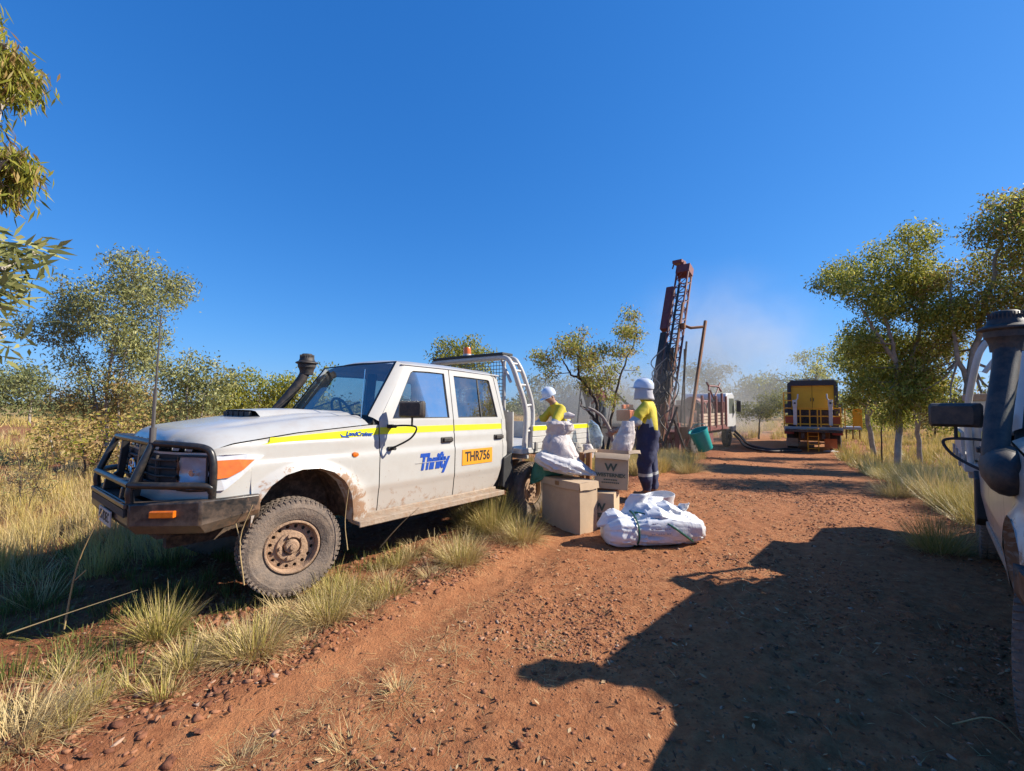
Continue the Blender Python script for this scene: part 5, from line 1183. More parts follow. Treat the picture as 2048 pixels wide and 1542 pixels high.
e_ = MB(); p0 = px3(1128, 832, 5.6); creased(e_, lerp_rings([((p0.x, 5.6, p0.z), (0, 0, 1), Yv, .035, .03, 1), ((p0.x+.06, 5.6, p0.z+.005), (0, 0, 1), Yv, .045, .025, 1), ((p0.x+.135, 5.6, p0.z), (0, 0, 1), Yv, .018, .012, 1)], 10), 8, .2, 2.5, K=20); e_.build('sack_ear', M['sack_pink'], o, 70)
# lying sack draped over the lid
kk = 5.45/FPX
def ls(u, v, ru, rv, sq=.9): return (tuple(px3(u, v, 5.5)), (0, .75, .15), (.25, 0, 1), ru, rv, sq)
keys = [ls(1070, 915, .03, .04), ls(1080, 916, .12, .075), ls(1105, 925, .17, .095), ls(1135, 930, .18, .095), ls(1160, 936, .15, .075), ls(1180, 944, .09, .03), ls(1194, 949, .03, .012)]
mb = MB(); creased(mb, lerp_rings(keys, 40), 14, .26, 4.0); o = mb.build('woven_sack', M['sack'], None, 70); tag(o, 'flat white woven sack slumped across the lid under the upright one', 'sack', 'sample sacks on the large box')
def gs(u, v, ru, rv): return (tuple(px3(u, v, 5.75)), (0, 1, 0), (.2, 0, 1), ru, rv, .6)
mb = MB(); creased(mb, lerp_rings([gs(1063, 948, .10, .10), gs(1067, 946, .14, .13), gs(1088, 940, .15, .12), gs(1108, 938, .12, .09), gs(1128, 940, .08, .05)], 26), 21, .22, 3.6); o = mb.build('green_sack', M['green_sack'], None, 70); tag(o, 'green woven sack bulging out at the left of the large box lid', 'sack')
# calico bags, cores and a clear bag between box and tray
def bag(name, pts, m, lb, cat, seed, amp=.16, Y=(0, 1, 0), grp=None):
    mb = MB(); creased(mb, lerp_rings(pts, 30), seed, amp, 3.0, K=32); o = mb.build(name, M[m], None, 70); return tag(o, lb, cat, grp)
def vb(u, v, Y, ru, rv): return (tuple(px3(u, v, Y)), (1, 0, 0), (0, 1, 0), ru, rv, .9)
bag('clear_bag', [vb(1180, 840, 6.6, .02, .02), vb(1186, 850, 6.6, .07, .05), vb(1192, 872, 6.6, .10, .08), vb(1192, 892, 6.6, .085, .08), vb(1188, 908, 6.6, .05, .05)], 'clear', 'clear plastic bag hanging at the end of the ute tray', 'plastic bag', 31)
bag('calico_bag', [vb(1150, 925, 6.3, .05, .06), vb(1153, 908, 6.3, .09, .07), vb(1154, 894, 6.3, .08, .06), vb(1152, 885, 6.3, .05, .03)], 'calico', 'small pale calico bag behind the upright sack', 'bag', 33)
bag('calico_bag', [vb(1176, 915, 6.5, .07, .06), vb(1176, 900, 6.5, .09, .07), vb(1174, 888, 6.5, .06, .04)], 'sack_pink', 'small grey bag beside the cut timber pieces', 'bag', 35)
for u0, v0, u1, v1, r, lb in ((1163, 945, 1164, 905, .035, 'upright cut timber peg behind the sacks, the left one'), (1176, 950, 1178, 903, .04, 'thicker orange-brown timber peg next to the open box')):
    mb = MB(); mb.tube([px3(u0, v0+70, 5.95), px3(u1, v1, 5.95)], r, 10); o = mb.build('timber_peg', mat('cut_timber', (.42, .20, .08), .7, var=.3), None, 40); tag(o, lb, 'peg')
# sack held by the worker over the open box
bag('sample_bag', [vb(1240, 922, 6.25, .10, .09), vb(1242, 905, 6.25, .135, .10), vb(1246, 886, 6.25, .135, .10), vb(1252, 868, 6.25, .115, .08), vb(1256, 852, 6.25, .085, .055), vb(1257, 842, 6.25, .075, .03)], 'sack_pink', 'pale sample bag held by the worker over the open box', 'sack', 41, .34)
# strapped bundle of folded white sacks
bc = Vector(gp(1318, 1092)+(0,)); 
ang = R(6); Lv = Vector((math.cos(ang), math.sin(ang), 0)); Wv = Vector((-math.sin(ang), math.cos(ang), 0)); Uv = Vector((0, 0, 1))
cx = bc+Wv*.22; gzb = gz(cx.x, cx.y)
ro = empty('sack_bundle', (cx.x, cx.y, gzb), label='strapped bundle of folded white sacks lying on the dirt', cat='sack bundle')
def br(x, y, z, ru, rv, sq=.75): return ((Lv*x+Wv*y+Uv*z), tuple(Wv), tuple(Uv), ru, rv, sq)
keys = [br(-.53, .0, .12, .08, .06), br(-.50, 0, .13, .17, .11), br(-.40, 0, .15, .23, .15), br(-.24, 0, .15, .22, .145), br(-.20, 0, .145, .205, .135), br(-.1, 0, .155, .225, .15), br(.15, 0, .16, .23, .155), br(.35, 0, .15, .22, .145), br(.47, 0, .145, .21, .145), br(.535, 0, .13, .17, .12), br(.55, .0, .12, .10, .07)]
mb = MB(); creased(mb, lerp_rings(keys, 64), 52, .20, 4.2, K=64); mb.build('folded_sacks', M['sack_white'], ro, 70)
mb = MB()
for dx, dz, s_, ax in ((-.05, .32, .16, 50), (.18, .33, .15, 51), (.05, .29, .20, 53), (.30, .29, .13, 55), (-.40, .27, .13, 57)):
    creased(mb, lerp_rings([br(dx-s_*1.4, .02, dz-.08, s_*.2, s_*.15, 1), br(dx-s_*.7, .03, dz-.02, s_*.8, s_*.5, 1), br(dx, .03, dz, s_, s_*.62, 1), br(dx+s_*.8, .02, dz-.03, s_*.8, s_*.45, 1), br(dx+s_*1.4, .02, dz-.08, s_*.2, s_*.12, 1)], 22), ax, .32, 2.6, K=32)
mb.build('crumpled_sheet', M['sack_white'], ro, 70)
def sheet(c, u, v, nu, nv, curl, name, seed, thick=.0):
    mb = MB(); P = []
    for i in range(nu):
        r = []
        for j in range(nv):
            s, t = i/(nu-1)-.5, j/(nv-1); d = float(fbm(np.array([s*4+seed]), np.array([t*4]), 3, seed)[0])*.10
            n = Vector(u).cross(Vector(v)).normalized(); r.append(tuple(Vector(c)+Vector(u)*s+Vector(v)*t+n*(d+curl*(t*t)+curl*.8*math.cos(s*3.1))))
        P.append(r)
    mb.grid(P); o = mb.build(name, M['sack_white'], ro, 70); so = o.modifiers.new('s', 'SOLIDIFY'); so.thickness = .004; return o
sheet(Lv*-.22+Wv*.06+Uv*.24, Lv*.26+Wv*.05, Uv*.27+Lv*.13+Wv*.04, 12, 12, .06, 'upright_flap', 4)
sheet(Lv*.02+Wv*.10+Uv*.28, Lv*.42, Uv*.13+Wv*.1, 14, 9, .05, 'upright_flap', 7)
sheet(Lv*.36+Wv*.04+Uv*.26, Lv*.12, Uv*.15+Lv*.03, 9, 9, .06, 'upright_flap', 9)
for yy in (-.205,):
    mb = MB()
    def surf(x, a): # on the bundle surface
        return Lv*x+Wv*(math.cos(a)*-.252)+Uv*(.155+math.sin(a)*.178)
    mb.tube([surf(-.22, a) for a in np.linspace(-1.3, 2.2, 18)], .010, 6); mb.build('strap', M['strap'], ro, 40)
    mb = MB(); mb.tube([surf(-.20+.58*t, 1.35-2.0*t**1.3)*1.0+Uv*.006-Wv*.004 for t in np.linspace(0, 1, 18)], .011, 6); mb.build('strap', M['strap'], ro, 40)
lx_ = MB()
for i in range(9):
    for j in range(3):
        if (i*7+j*5) % 4: 
            p = surf(-.085+i*.024, .55-.27*j)-Wv*.009; lx_.box(p, (.018, .004, .016), Matrix.Rotation(ang, 3, 'Z'))
lx_.build('printed_line', mat('grey_print', (.33, .30, .38), .7), ro, 0)['kind'] = 'stuff'
pr = gp(1312, 1014); mb = MB()
prof = [(.155, 0), (.158, .04), (.165, .10), (.17, .16), (.172, .185), (.166, .185), (.160, .10), (.150, .01), (.0, .008)]
mb.lathe(prof, n=36, sc=(1.15, .9)); mb.v = [(x*(1+.05*math.sin(9*z*30+x*20)), y, z+.02*math.sin(x*9)) for x, y, z in mb.v]
o = mb.build('plastic_tub', M['sack_white'], None, 60); o.location = (pr[0], pr[1]-.15, gz(*pr)+.05); o.rotation_euler = (R(6), R(3), 0); tag(o, 'white round plastic tub standing behind the strapped bundle', 'tub')
# ------------------------------------------------------------------ people
RIG_DECK = .50
M['skin'] = mat('skin', (.42, .22, .14), .55, var=.1)
M['hivis'] = mat('yellow_work_shirt', (.66, .52, .03), .75, var=.10, vs=8, bump=.35, bs=16, dust=.08)
M['navy'] = mat('navy_work_cloth', (.020, .028, .085), .8, var=.25, vs=7, bump=.4, bs=18, dust=.16, dustcol=(.16, .13, .16))
M['tapegrey'] = mat('silver_tape', (.42, .44, .45), .35, var=.06)
M['helmet'] = mat('white_helmet', (.66, .72, .82), .28, var=.03, coat=.5)
M['flapcloth'] = mat('grey_neck_cloth', (.52, .50, .53), .85, var=.1, bump=.3, bs=20)
M['boot'] = mat('tan_work_boot', (.22, .12, .06), .7, var=.3, dust=.4)
M['maroon'] = mat('maroon_work_shirt', (.14, .022, .028), .8, var=.2, bump=.3, bs=18)
M['greytrs'] = mat('grey_blue_trousers', (.05, .07, .09), .8, var=.2, bump=.3, bs=18)
M['eye'] = mat('dark_eye', (.02, .015, .012), .2)
def person(label, loc, face, J, shirt, tapes=True, flap=True, cap='helmet', fingers=True, group=None):
    """J: joints in metres, x forward, y to the person's left, z up"""
    names = list(J); P = {k: Vector(v[0]) for k, v in J.items()}; RDi = {k: v[1] for k, v in J.items()}
    bones = [('pelvis', 'waist'), ('waist', 'chest'), ('chest', 'neck0'), ('neck0', 'neck1'), ('neck1', 'head0'), ('head0', 'head1'), ('head1', 'head2')]
    for s in 'LR':
        bones += [('chest', 'sh'+s), ('sh'+s, 'ua'+s), ('ua'+s, 'el'+s), ('el'+s, 'fa'+s), ('fa'+s, 'wr'+s), ('wr'+s, 'pa'+s), ('pelvis', 'hip'+s), ('hip'+s, 'th'+s), ('th'+s, 'kn'+s), ('kn'+s, 'ca'+s), ('ca'+s, 'an'+s), ('an'+s, 'to'+s)]
        sg = 1 if s == 'L' else -1
        f = (P['pa'+s]-P['wr'+s]).normalized(); side = Vector((-.2, .1*sg, .95)); side = (side-f*side.dot(f)).normalized(); cu = f.cross(side).normalized()*(-sg)
        for q, (off, ln) in enumerate(((.030, .075), (.010, .085), (-.010, .080), (-.030, .062))):
            b = P['pa'+s]+side*off; P[f'f{q}a{s}'] = b+f*.02; P[f'f{q}b{s}'] = b+f*(.02+ln*.5)+cu*.012; P[f'f{q}c{s}'] = b+f*(.02+ln*.75)+cu*(.045)
            for k, rr in (('a', .010), ('b', .009), ('c', .007)): RDi[f'f{q}{k}{s}'] = (rr, rr)
            bones += [('pa'+s, f'f{q}a{s}'), (f'f{q}a{s}', f'f{q}b{s}'), (f'f{q}b{s}', f'f{q}c{s}')]
        b = P['wr'+s]+f*.03+side*.025; P['ta'+s] = b+side*.02; P['tb'+s] = b+side*.045+f*.035+cu*.01; RDi['ta'+s] = (.011, .011); RDi['tb'+s] = (.008, .008)
        bones += [('wr'+s, 'ta'+s), ('ta'+s, 'tb'+s)]
    hd = P['head1']; fw = (P['nose']-hd); P['nose'] = hd+fw.normalized()*.112; RDi['nose'] = (.016, .020); bones.append(('head1', 'nose'))
    names = list(dict.fromkeys([n for b in bones for n in b])); names.remove('pelvis'); names = ['pelvis']+names
    ix = {n: i for i, n in enumerate(names)}
    me = bpy.data.meshes.new('person'); me.from_pydata([P[n] for n in names], [(ix[a], ix[b]) for a, b in bones], [])
    o = bpy.data.objects.new('person', me); COL.objects.link(o)
    sk = o.modifiers.new('skin', 'SKIN'); sk.use_smooth_shade = True
    me.skin_vertices.new() if not me.skin_vertices else None
    for i, n in enumerate(names):
        d = me.skin_vertices[0].data[i]; d.radius = RDi[n]; d.use_root = (i == 0)
    ss_ = o.modifiers.new('sub', 'SUBSURF'); ss_.levels = 2; ss_.render_levels = 2
    bpy.context.view_layer.update(); dg = bpy.context.evaluated_depsgraph_get()
    m2 = bpy.data.meshes.new_from_object(o.evaluated_get(dg)); bpy.data.objects.remove(o)
    nv = len(m2.vertices); co = np.empty(nv*3, np.float32); m2.vertices.foreach_get('co', co); co = co.reshape(-1, 3)
    A = np.array([P[a] for a, b in bones]); B = np.array([P[b] for a, b in bones]); ab = B-A; L2 = (ab**2).sum(1)+1e-9
    rb = np.array([(RDi[a][0]+RDi[b][0])/2 for a, b in bones])
    t = np.clip(((co[:, None]-A)*ab).sum(2)/L2, 0, 1); dist = np.linalg.norm(co[:, None]-(A+t[..., None]*ab), axis=2)-rb*.6
    nb = dist.argmin(1); tt = t[np.arange(nv), nb]
    def region(i):
        a, b = bones[nb[i]]; f = tt[i]
        if a.startswith(('neck1', 'head', 'pa', 'f', 'ta')) or b == 'nose' or a == 'wrL' or a == 'wrR' and True: return 0
        if a in ('wrL', 'wrR'): return 0
        if a.startswith('el') or (a.startswith('fa')): return 2 if tapes else (0 if a.startswith('fa') else 1)
        if a.startswith(('ua',)): return 3 if tapes and f > .62 else 1
        if a.startswith(('an',)): return 4
        if a.startswith('ca'): return 2 if f < .75 else 4
        if a.startswith('kn'): return 3 if tapes and .35 < f < .75 else 2
        if a.startswith(('hip', 'th')) or a == 'pelvis' and b.startswith('hip'): return 2
        if a == 'pelvis': return 2 if f < .8 else 2
        if a == 'waist': return 3 if tapes and .30 < f < .58 else (2 if f < .12 else 1)
        return 1
    reg = np.array([region(i) for i in range(nv)])
    pm = []
    for p in m2.polygons:
        r = [reg[v] for v in p.vertices]; pm.append(max(set(r), key=r.count))
    m2.materials.clear()
    mats = [M['skin'], shirt, M['navy'] if tapes else M['greytrs'], M['tapegrey'], M['boot']]
    nrm = np.empty(nv*3, np.float32); m2.vertices.foreach_get('normal', nrm); nrm = nrm.reshape(-1, 3)
    wr = fbm(co[:, 0]*11+co[:, 1]*7, co[:, 2]*9+co[:, 1]*6, 3, 90)
    co2 = co+nrm*(np.where(reg == 0, 0, wr*.085+.004))[:, None]
    m2.vertices.foreach_set('co', co2.ravel()); m2.update(); m2.shade_smooth(); m2.name = 'person'
    body = link('person', m2, mats); m2.polygons.foreach_set('material_index', np.array(pm, np.int32)); m2.update(); body.location = loc; body.rotation_euler = (0, 0, face); tag(body, label, 'person', group)
    # collar, belt
    hu = (P['head2']-P['head0']).normalized(); fwd = (fw-hu*fw.dot(hu)).normalized(); lf = hu.cross(fwd)
    T = Matrix((fwd, lf, hu)).transposed()
    if cap == 'helmet':
        h = MB(); h.lathe([(.0, .165), (.05, .158), (.095, .130), (.122, .085), (.130, .03), (.131, .0), (.122, -.002), (.118, .0)], n=32, sc=(1.08, .94))
        V = [];
        h.grid([[((.125+.075*k*max(0, math.cos(a))**.6)*math.cos(a)*1.08, (.125+.02*k)*math.sin(a)*.94, -.004-.012*k) for k in (0, .5, 1)] for a in np.linspace(-1.35, 1.35, 15)])
        for y in (-.03, 0, .03): h.tube([(.09*math.cos(a)*1.3, y, .165*math.sin(a)+.0) for a in np.linspace(.5, 2.6, 10)], .007, 5)
        tl = Matrix.Rotation(-.12, 3, 'Y'); h.v = [tuple(P['head1']+T @ (tl @ Vector(v)+Vector((-.005, 0, .035)))) for v in h.v]
        h.build('helmet', M['helmet'], body, 50)
    else:
        h = MB(); h.lathe([(.0, .15), (.06, .142), (.105, .10), (.118, .03), (.17, .015), (.172, .008), (.118, .015)], n=24); h.v = [tuple(P['head1']+T @ (Vector(v)+Vector((0, 0, .03)))) for v in h.v]; h.build('hat', M['helmet'] if cap == 'hard' else M['greytrs'], body, 50)
    if flap:
        f_ = MB(); rows = []
        for a in np.linspace(.55, 2*math.pi-.55, 25):
            rows.append([((.118+.022*z_+.008*math.sin(5*a+3*z_))*math.cos(a)*1.02, (.108+.022*z_+.006*math.sin(7*a))*math.sin(a), .045-.17*z_) for z_ in np.linspace(0, 1.15, 7)])
        f_.grid(rows); f_.v = [tuple(P['head1']+T @ Vector(v)) for v in f_.v]; ff = f_.build('neck_flap', M['flapcloth'], body, 70); sd_ = ff.modifiers.new('s', 'SOLIDIFY'); sd_.thickness = .004
        f_ = MB(); rows = []
        for a in np.linspace(-.75, .75, 11): rows.append([((.112+.012*math.sin(3*z_))*math.cos(a), .108*math.sin(a), -.005-.15*z_) for z_ in np.linspace(0, 1, 5)])
        f_.grid(rows); f_.v = [tuple(P['head1']+T @ Vector(v)) for v in f_.v]; f_.build('face_cover', M['flapcloth'], body, 70)
    for s in (1, -1):
        e = MB(); e.lathe([(0, .011), (.008, .008), (.011, 0)], axis='X', n=8); e.v = [tuple(P['head1']+T @ (Vector(v)+Vector((.092, s*.034, .012)))) for v in e.v]; e.build('eye', M['eye'], body, 40)
        if not flap:
            e = MB(); e.lathe([(0, .016), (.02, .012), (.03, 0), (.02, -.01)], axis='Y', n=10); e.v = [tuple(P['head1']+T @ (Vector((v[0]*.7, s*v[1], v[2]))+Vector((-.01, s*.088, 0)))) for v in e.v]; e.build('ear', M['skin'], body, 40)
    return body
def stand(bend=0, arms=None, head=(0, 0, 0), stride=.0, scale=1.0):
    """joints of a standing adult; bend tips the trunk forward"""
    c, s = math.cos(bend), math.sin(bend)
    def tr(x, y, z):
        dz = z-.96; return (x*c+dz*s, y, .96-x*s+dz*c)
    J = {'pelvis': ((0, 0, .96), (.185, .175)), 'waist': (tr(.01, 0, 1.10), (.185, .178)), 'chest': (tr(0, 0, 1.34), (.200, .185)), 'neck0': (tr(-.01, 0, 1.50), (.085, .08)), 'neck1': (tr(.01, 0, 1.57), (.056, .056))}
    hx, hy, hz = head
    b = Vector(tr(.015, 0, 1.60)); up = Vector((math.sin(bend*.6+hx), 0, math.cos(bend*.6+hx)))
    J['head0'] = (tuple(b+up*.03), (.066, .075)); J['head1'] = (tuple(b+up*.105+Vector((.01, 0, 0))), (.086, .100)); J['head2'] = (tuple(b+up*.175), (.066, .075))
    J['nose'] = (tuple(Vector(J['head1'][0])+Vector((up.z, 0, -up.x))*.1), (.01, .01))
    for sd, q in (('L', 1), ('R', -1)):
        J['sh'+sd] = (tr(-.005, q*.165, 1.44), (.095, .095)); a = arms[sd]
        J['ua'+sd] = (tuple(Vector(J['sh'+sd][0]).lerp(Vector(a[0]), .35)), (.082, .082)); J['el'+sd] = (a[0], (.068, .068))
        J['fa'+sd] = (tuple(Vector(a[0]).lerp(Vector(a[1]), .45)), (.062, .062)); J['wr'+sd] = (a[1], (.034, .028)); J['pa'+sd] = (tuple(Vector(a[1])+(Vector(a[1])-Vector(a[0])).normalized()*.07), (.036, .020))
        st = stride*q
        J['hip'+sd] = ((0, q*.10, .90), (.142, .155)); J['th'+sd] = ((st*.35+.012, q*.105, .70), (.130, .138)); J['kn'+sd] = ((st*.7+.015, q*.108, .50), (.104, .110)); J['ca'+sd] = ((st*.9-.01, q*.11, .30), (.098, .106)); J['an'+sd] = ((st-.02, q*.112, .09), (.060, .062)); J['to'+sd] = ((st+.15, q*.125, .045), (.048, .040))
    return J
wx = at(1297, 900, 7.05); wz = gz(wx.x, 7.05)
J1 = stand(.06, {'L': ((.17, .29, 1.19), (.42, .20, 1.05)), 'R': ((.16, -.25, 1.18), (.42, -.08, 1.05))}, (-.05, 0, 0), .05)
person('worker in white helmet with neck flap standing by the open box', (wx.x, 7.05, wz), R(162), J1, M['hivis']).scale = (1.14, 1.14, 1.0)
w2 = at(1108, 900, 8.3); 
J2 = stand(.42, {'L': ((.42, .30, 1.12), (.62, .12, .98)), 'R': ((.42, -.30, 1.12), (.62, -.12, .98))}, (.25, 0, 0), .0)
person('worker in white helmet bending over the ute tray behind the sacks', (w2.x+.22, 8.35, gz(w2.x, 8.35)), R(205), J2, M['hivis'], flap=False)
for u, Y, fc, lb, cp in ((1203, 19.2, R(120), 'rig hand in a maroon shirt standing behind the crooked tree', 'hat'),):
    pp = at(u, 850, Y); Jd = stand(.08, {'L': ((.05, .26, 1.16), (.28, .22, 1.06)), 'R': ((.05, -.26, 1.16), (.28, -.20, 1.10))}, (0, 0, 0), .06)
    person(lb, (pp.x, Y, RIG_DECK), fc, Jd, M['maroon'], tapes=False, flap=False, cap=cp)
# ------------------------------------------------------------------ drill rig
M['rig_red'] = mat('faded_maroon_paint', (.19, .034, .036), .6, var=.3, vs=3, dust=.3, bump=.1)
M['rig_rust'] = mat('rusty_pipe', (.30, .13, .055), .75, .2, var=.4, vs=6, dust=.3, bump=.2)
M['rig_dark'] = mat('oily_dark_steel', (.035, .032, .035), .55, .3, var=.3, dust=.35)
M['plank'] = mat('pale_rod_steel', (.52, .40, .30), .7, .1, var=.25, vs=5, dust=.2)
M['cab_white'] = mat('white_cab_paint', (.70, .70, .70), .35, var=.05, coat=.4, dust=.2)
M['teal'] = mat('teal_plastic', (.01, .33, .32), .4, var=.08)
M['orange'] = mat('orange_paint', (.62, .14, .03), .55, var=.2, dust=.2)
M['truck_y'] = mat('dark_yellow_panel', (.95, .52, .02), .45, var=.08, vs=2, dust=.1)
M['rail_y'] = mat('orange_yellow_rail', (1.0, .46, .02), .45, var=.1, dust=.1)
M['frame_grey'] = mat('dark_grey_frame', (.045, .045, .055), .5, var=.15, dust=.1)
M['redpanel'] = mat('red_panel', (.50, .09, .03), .5, var=.12)
M['alu'] = mat('grey_aluminium', (.42, .42, .45), .4, .5, var=.1, dust=.2)
M['hose'] = mat('black_hose', (.02, .02, .02), .6, dust=.3)
rx, ry = at(1320, 900, 20.5).x, 20.5
RZ = zgf(rx, ry)
rig = empty('drill_rig', (rx, ry, RZ), R(90-42), 'maroon truck-mounted drill rig with its lattice mast raised over the rear', 'drill rig')
# local frame: x along the truck (0 = rear, +x = cab), y to the truck's left, z up
ch = MB()
for y in (-.4, .4): ch.box((3.6, y, .85), (7.6, .12, .26))
ch.box((3.2, 0, 1.02), (6.2, 2.4, .10)); ch.box((1.2, 0, .7), (1.2, 1.8, .4)); ch.box((3.2, -.9, .62), (1.4, .5, .5)); ch.build('truck_chassis', M['rig_red'], rig, 20, .01)
for x in (1.3, 2.6, 6.6):
    for y in (-1.0, 1.0):
        wmb = MB(); wmb.lathe([(.12, -.10), (.30, -.08), (.30, -.14), (.42, -.16), (.50, -.13), (.52, 0), (.50, .13), (.42, .16), (.30, .14), (.28, .05), (.12, .04), (0, .05)], c=(x, y, .52), axis='Y', n=28)
        for k in range(30):
            a = 2*math.pi*k/30; wmb.box((x+.522*math.sin(a), y, .52+.522*math.cos(a)), (.05, .26, .02), Matrix.Rotation(a, 3, 'Y'))
        wmb.build('wheel', M['tyre_clean'], rig, 40)
# cab
cb = MB(); prof = [(6.0, 1.0), (6.0, 2.75), (6.15, 2.92), (7.25, 2.95), (7.5, 2.80), (7.78, 1.75), (7.82, .75), (7.15, .75), (7.1, 1.05), (6.1, 1.05)]
cb.prism(prof, lambda x, z: (x, -1.18, z), lambda x, z: (x, 1.18, z)); cbo = cb.build('truck_cab', M['cab_white'], rig, 20, .05)
gb = MB()
for s in (1, -1): gb.add([(6.5, s*1.185, 1.8), (7.6, s*1.185, 1.8), (7.42, s*1.185, 2.65), (6.5, s*1.185, 2.65)], [(0, 1, 2, 3)])
gb.add([(5.996, -.8, 1.9), (5.996, .8, 1.9), (5.996, .8, 2.6), (5.996, -.8, 2.6)], [(0, 1, 2, 3)]); gb.add([(7.785, -1.05, 1.8), (7.785, 1.05, 1.8), (7.52, 1.05, 2.72), (7.52, -1.05, 2.72)], [(0, 1, 2, 3)]); gb.build('cab_window', M['glass2'], cbo, 0)
for s in (1, -1):
    mm = MB(); mm.box((7.5, s*1.42, 2.2), (.10, .22, .62)); mm.tube([(7.6, s*1.18, 2.55), (7.52, s*1.42, 2.55)], .018, 6); mm.tube([(7.7, s*1.18, 1.95), (7.52, s*1.42, 1.95)], .018, 6); mm.build('cab_mirror', M['frame_grey'], cbo, 20, .02)
rp = MB(); rp.box((5.75, 0, 1.75), (.12, 2.35, 1.4))
for y in (-1.1, -.6, 0, .6, 1.1): rp.box((5.67, y, 1.75), (.06, .08, 1.45))
rp.build('bulkhead', M['rig_red'], rig, 20, .01)
# rod tray along the right side: rails and posts
for z in (1.32, 1.48, 1.64, 1.80):
    p = MB(); p.box((3.65, -1.22, z), (4.0, .07, .13)); p.build('side_rail', M['plank'], rig, 0, .012)
for x in (1.85, 2.9, 3.9, 4.85, 5.55):
    p = MB(); p.box((x, -1.30, 1.95), (.11, .10, 1.9 if x in (2.9, 4.85) else 1.6)); p.build('side_post', M['rig_red'], rig, 0, .01)
p = MB(); p.box((3.6, -1.2, 1.12), (4.3, .2, .22)); p.build('side_beam', M['rig_red'], rig, 0, .01)
p = MB(); p.tube([(2.9, -1.28, 3.0), (3.2, -1.2, 3.25), (4.6, -1.2, 3.25), (4.85, -1.28, 3.0)], .05, 6); p.tube([(2.85, -1.2, 3.4), (3.2, -1.2, 3.2)], .05, 6); p.tube([(4.9, -1.2, 3.42), (4.6, -1.2, 3.2)], .05, 6); p.tube([(3.1, -1.2, 3.2), (3.9, -1.2, 2.6), (4.7, -1.2, 3.2)], .045, 6); p.build('rod_cradle', M['rig_red'], rig, 30)
random.seed(21)
for k in range(7):
    p = MB(); p.tube([(1.9, -.9+.22*k, 1.25+.05*(k % 2)), (5.4, -.9+.22*k, 1.28+.05*(k % 2))], .06, 8); p.build('drill_rod', M['rig_rust'], rig, 40)
e = MB(); e.box((4.9, .2, 1.85), (1.1, 1.5, 1.4)); e.build('engine_box', M['rig_red'], rig, 20, .04)
e = MB(); e.box((3.4, .35, 1.75), (1.5, 1.2, 1.1)); e.lathe([(0, .5), (.3, .48), (.36, .4), (.36, -.4), (.3, -.48), (0, -.5)], c=(3.3, -.4, 2.35), axis='X', n=18); e.build('compressor', M['rig_red'], rig, 30, .03)
for k in range(6):
    x0 = random.uniform(1.9, 5); h = MB(); h.tube(bez([(x0, -.9, 1.3), (x0+.1, -1.0, 2.0), (x0+.3, -.8, 2.4), (x0+.6, -.7, 1.7)], 5), .03, 6); h.build('hydraulic_hose', M['plank'] if k % 2 else M['hose'], rig, 40)
# mast: its own axes, leaning towards the cab
ML = math.atan(.395); ax_ = Vector((math.sin(ML), 0, math.cos(ML))); ay = Vector((0, 1, 0)); an_ = Vector((math.cos(ML), 0, -math.sin(ML))); mo_ = Vector((-.15, 0, .35))
def mp(l, y, n): return mo_+ax_*l+ay*y+an_*n
mast = MB(); HL = 9.55
for y in (-.30, .30):
    for n in (-.24, .24): mast.tube([mp(0, y, n), mp(HL, y, n)], .055, 6)
mo = mast.build('mast', M['rig_red'], rig, 30)
k = 0; l = .3
while l < HL-.3:
    p = MB()
    for n in (-.24, .24): p.tube([mp(l, -.30, n), mp(l, .30, n)], .030, 5); p.tube([mp(l, -.30, n), mp(l+.55, .30, n)] if k % 2 else [mp(l, .30, n), mp(l+.55, -.30, n)], .022, 5)
    for y in (-.30, .30): p.tube([mp(l, y, -.24), mp(l+.55, y, .24)] if k % 2 else [mp(l, y, .24), mp(l+.55, y, -.24)], .022, 5)
    p.build('lattice_brace', M['rig_red'], mo, 30); l += .55; k += 1
p = MB(); p.prism([(-.36, -.30), (.36, -.30), (.36, .30), (-.36, .30)], lambda a, b: mp(HL-.1, a, b), lambda a, b: mp(HL+.38, a, b)); p.build('mast_head', M['rig_red'], mo, 0, .02)
p = MB(); p.lathe([(.05, -.08), (.22, -.08), (.18, 0), (.22, .08), (.05, .08)], c=tuple(mp(HL+.55, .1, 0)), axis='Y', n=16); p.box(mp(HL+.72, .35, -.1), (.5, .5, .16)); p.tube([mp(HL+.7, .6, -.1), mp(HL+.35, .62, -.15)], .04, 6); p.build('crown_sheave', M['rig_red'], mo, 30)
p = MB(); p.prism([(.42, -.18), (.80, -.18), (.80, .20), (.42, .20)], lambda a, b: mp(6.2, a, b), lambda a, b: mp(8.75, a, b)); p.build('rod_carousel', M['rig_red'], mo, 0, .03)
p = MB(); p.prism([(.42, -.20), (.72, -.20), (.72, .16), (.42, .16)], lambda a, b: mp(2.2, a, b), lambda a, b: mp(6.0, a, b)); p.build('feed_cylinder_cover', M['rig_dark'], mo, 0, .03)
for y, r, a, b, m_ in ((.15, .09, .4, 5.2, 'rig_dark'), (-.12, .10, .2, 4.9, 'rig_rust'), (.02, .06, 3.0, 8.6, 'rig_dark'), (-.30, .05, .2, 7.5, 'rig_rust')):
    p = MB(); p.tube([mp(a, y, -.38), mp(b, y, -.36)], r, 9); p.build('drill_string', M[m_], mo, 40)
p = MB(); p.prism([(-.34, -.50), (.34, -.50), (.34, -.2), (-.34, -.2)], lambda a, b: mp(2.5, a, b), lambda a, b: mp(3.5, a, b)); p.lathe([(.0, .3), (.2, .28), (.24, 0), (.2, -.3), (0, -.3)], c=tuple(mp(2.3, 0, -.4)), n=16); p.build('rotation_head', M['rig_dark'], mo, 30, .03)
random.seed(5)
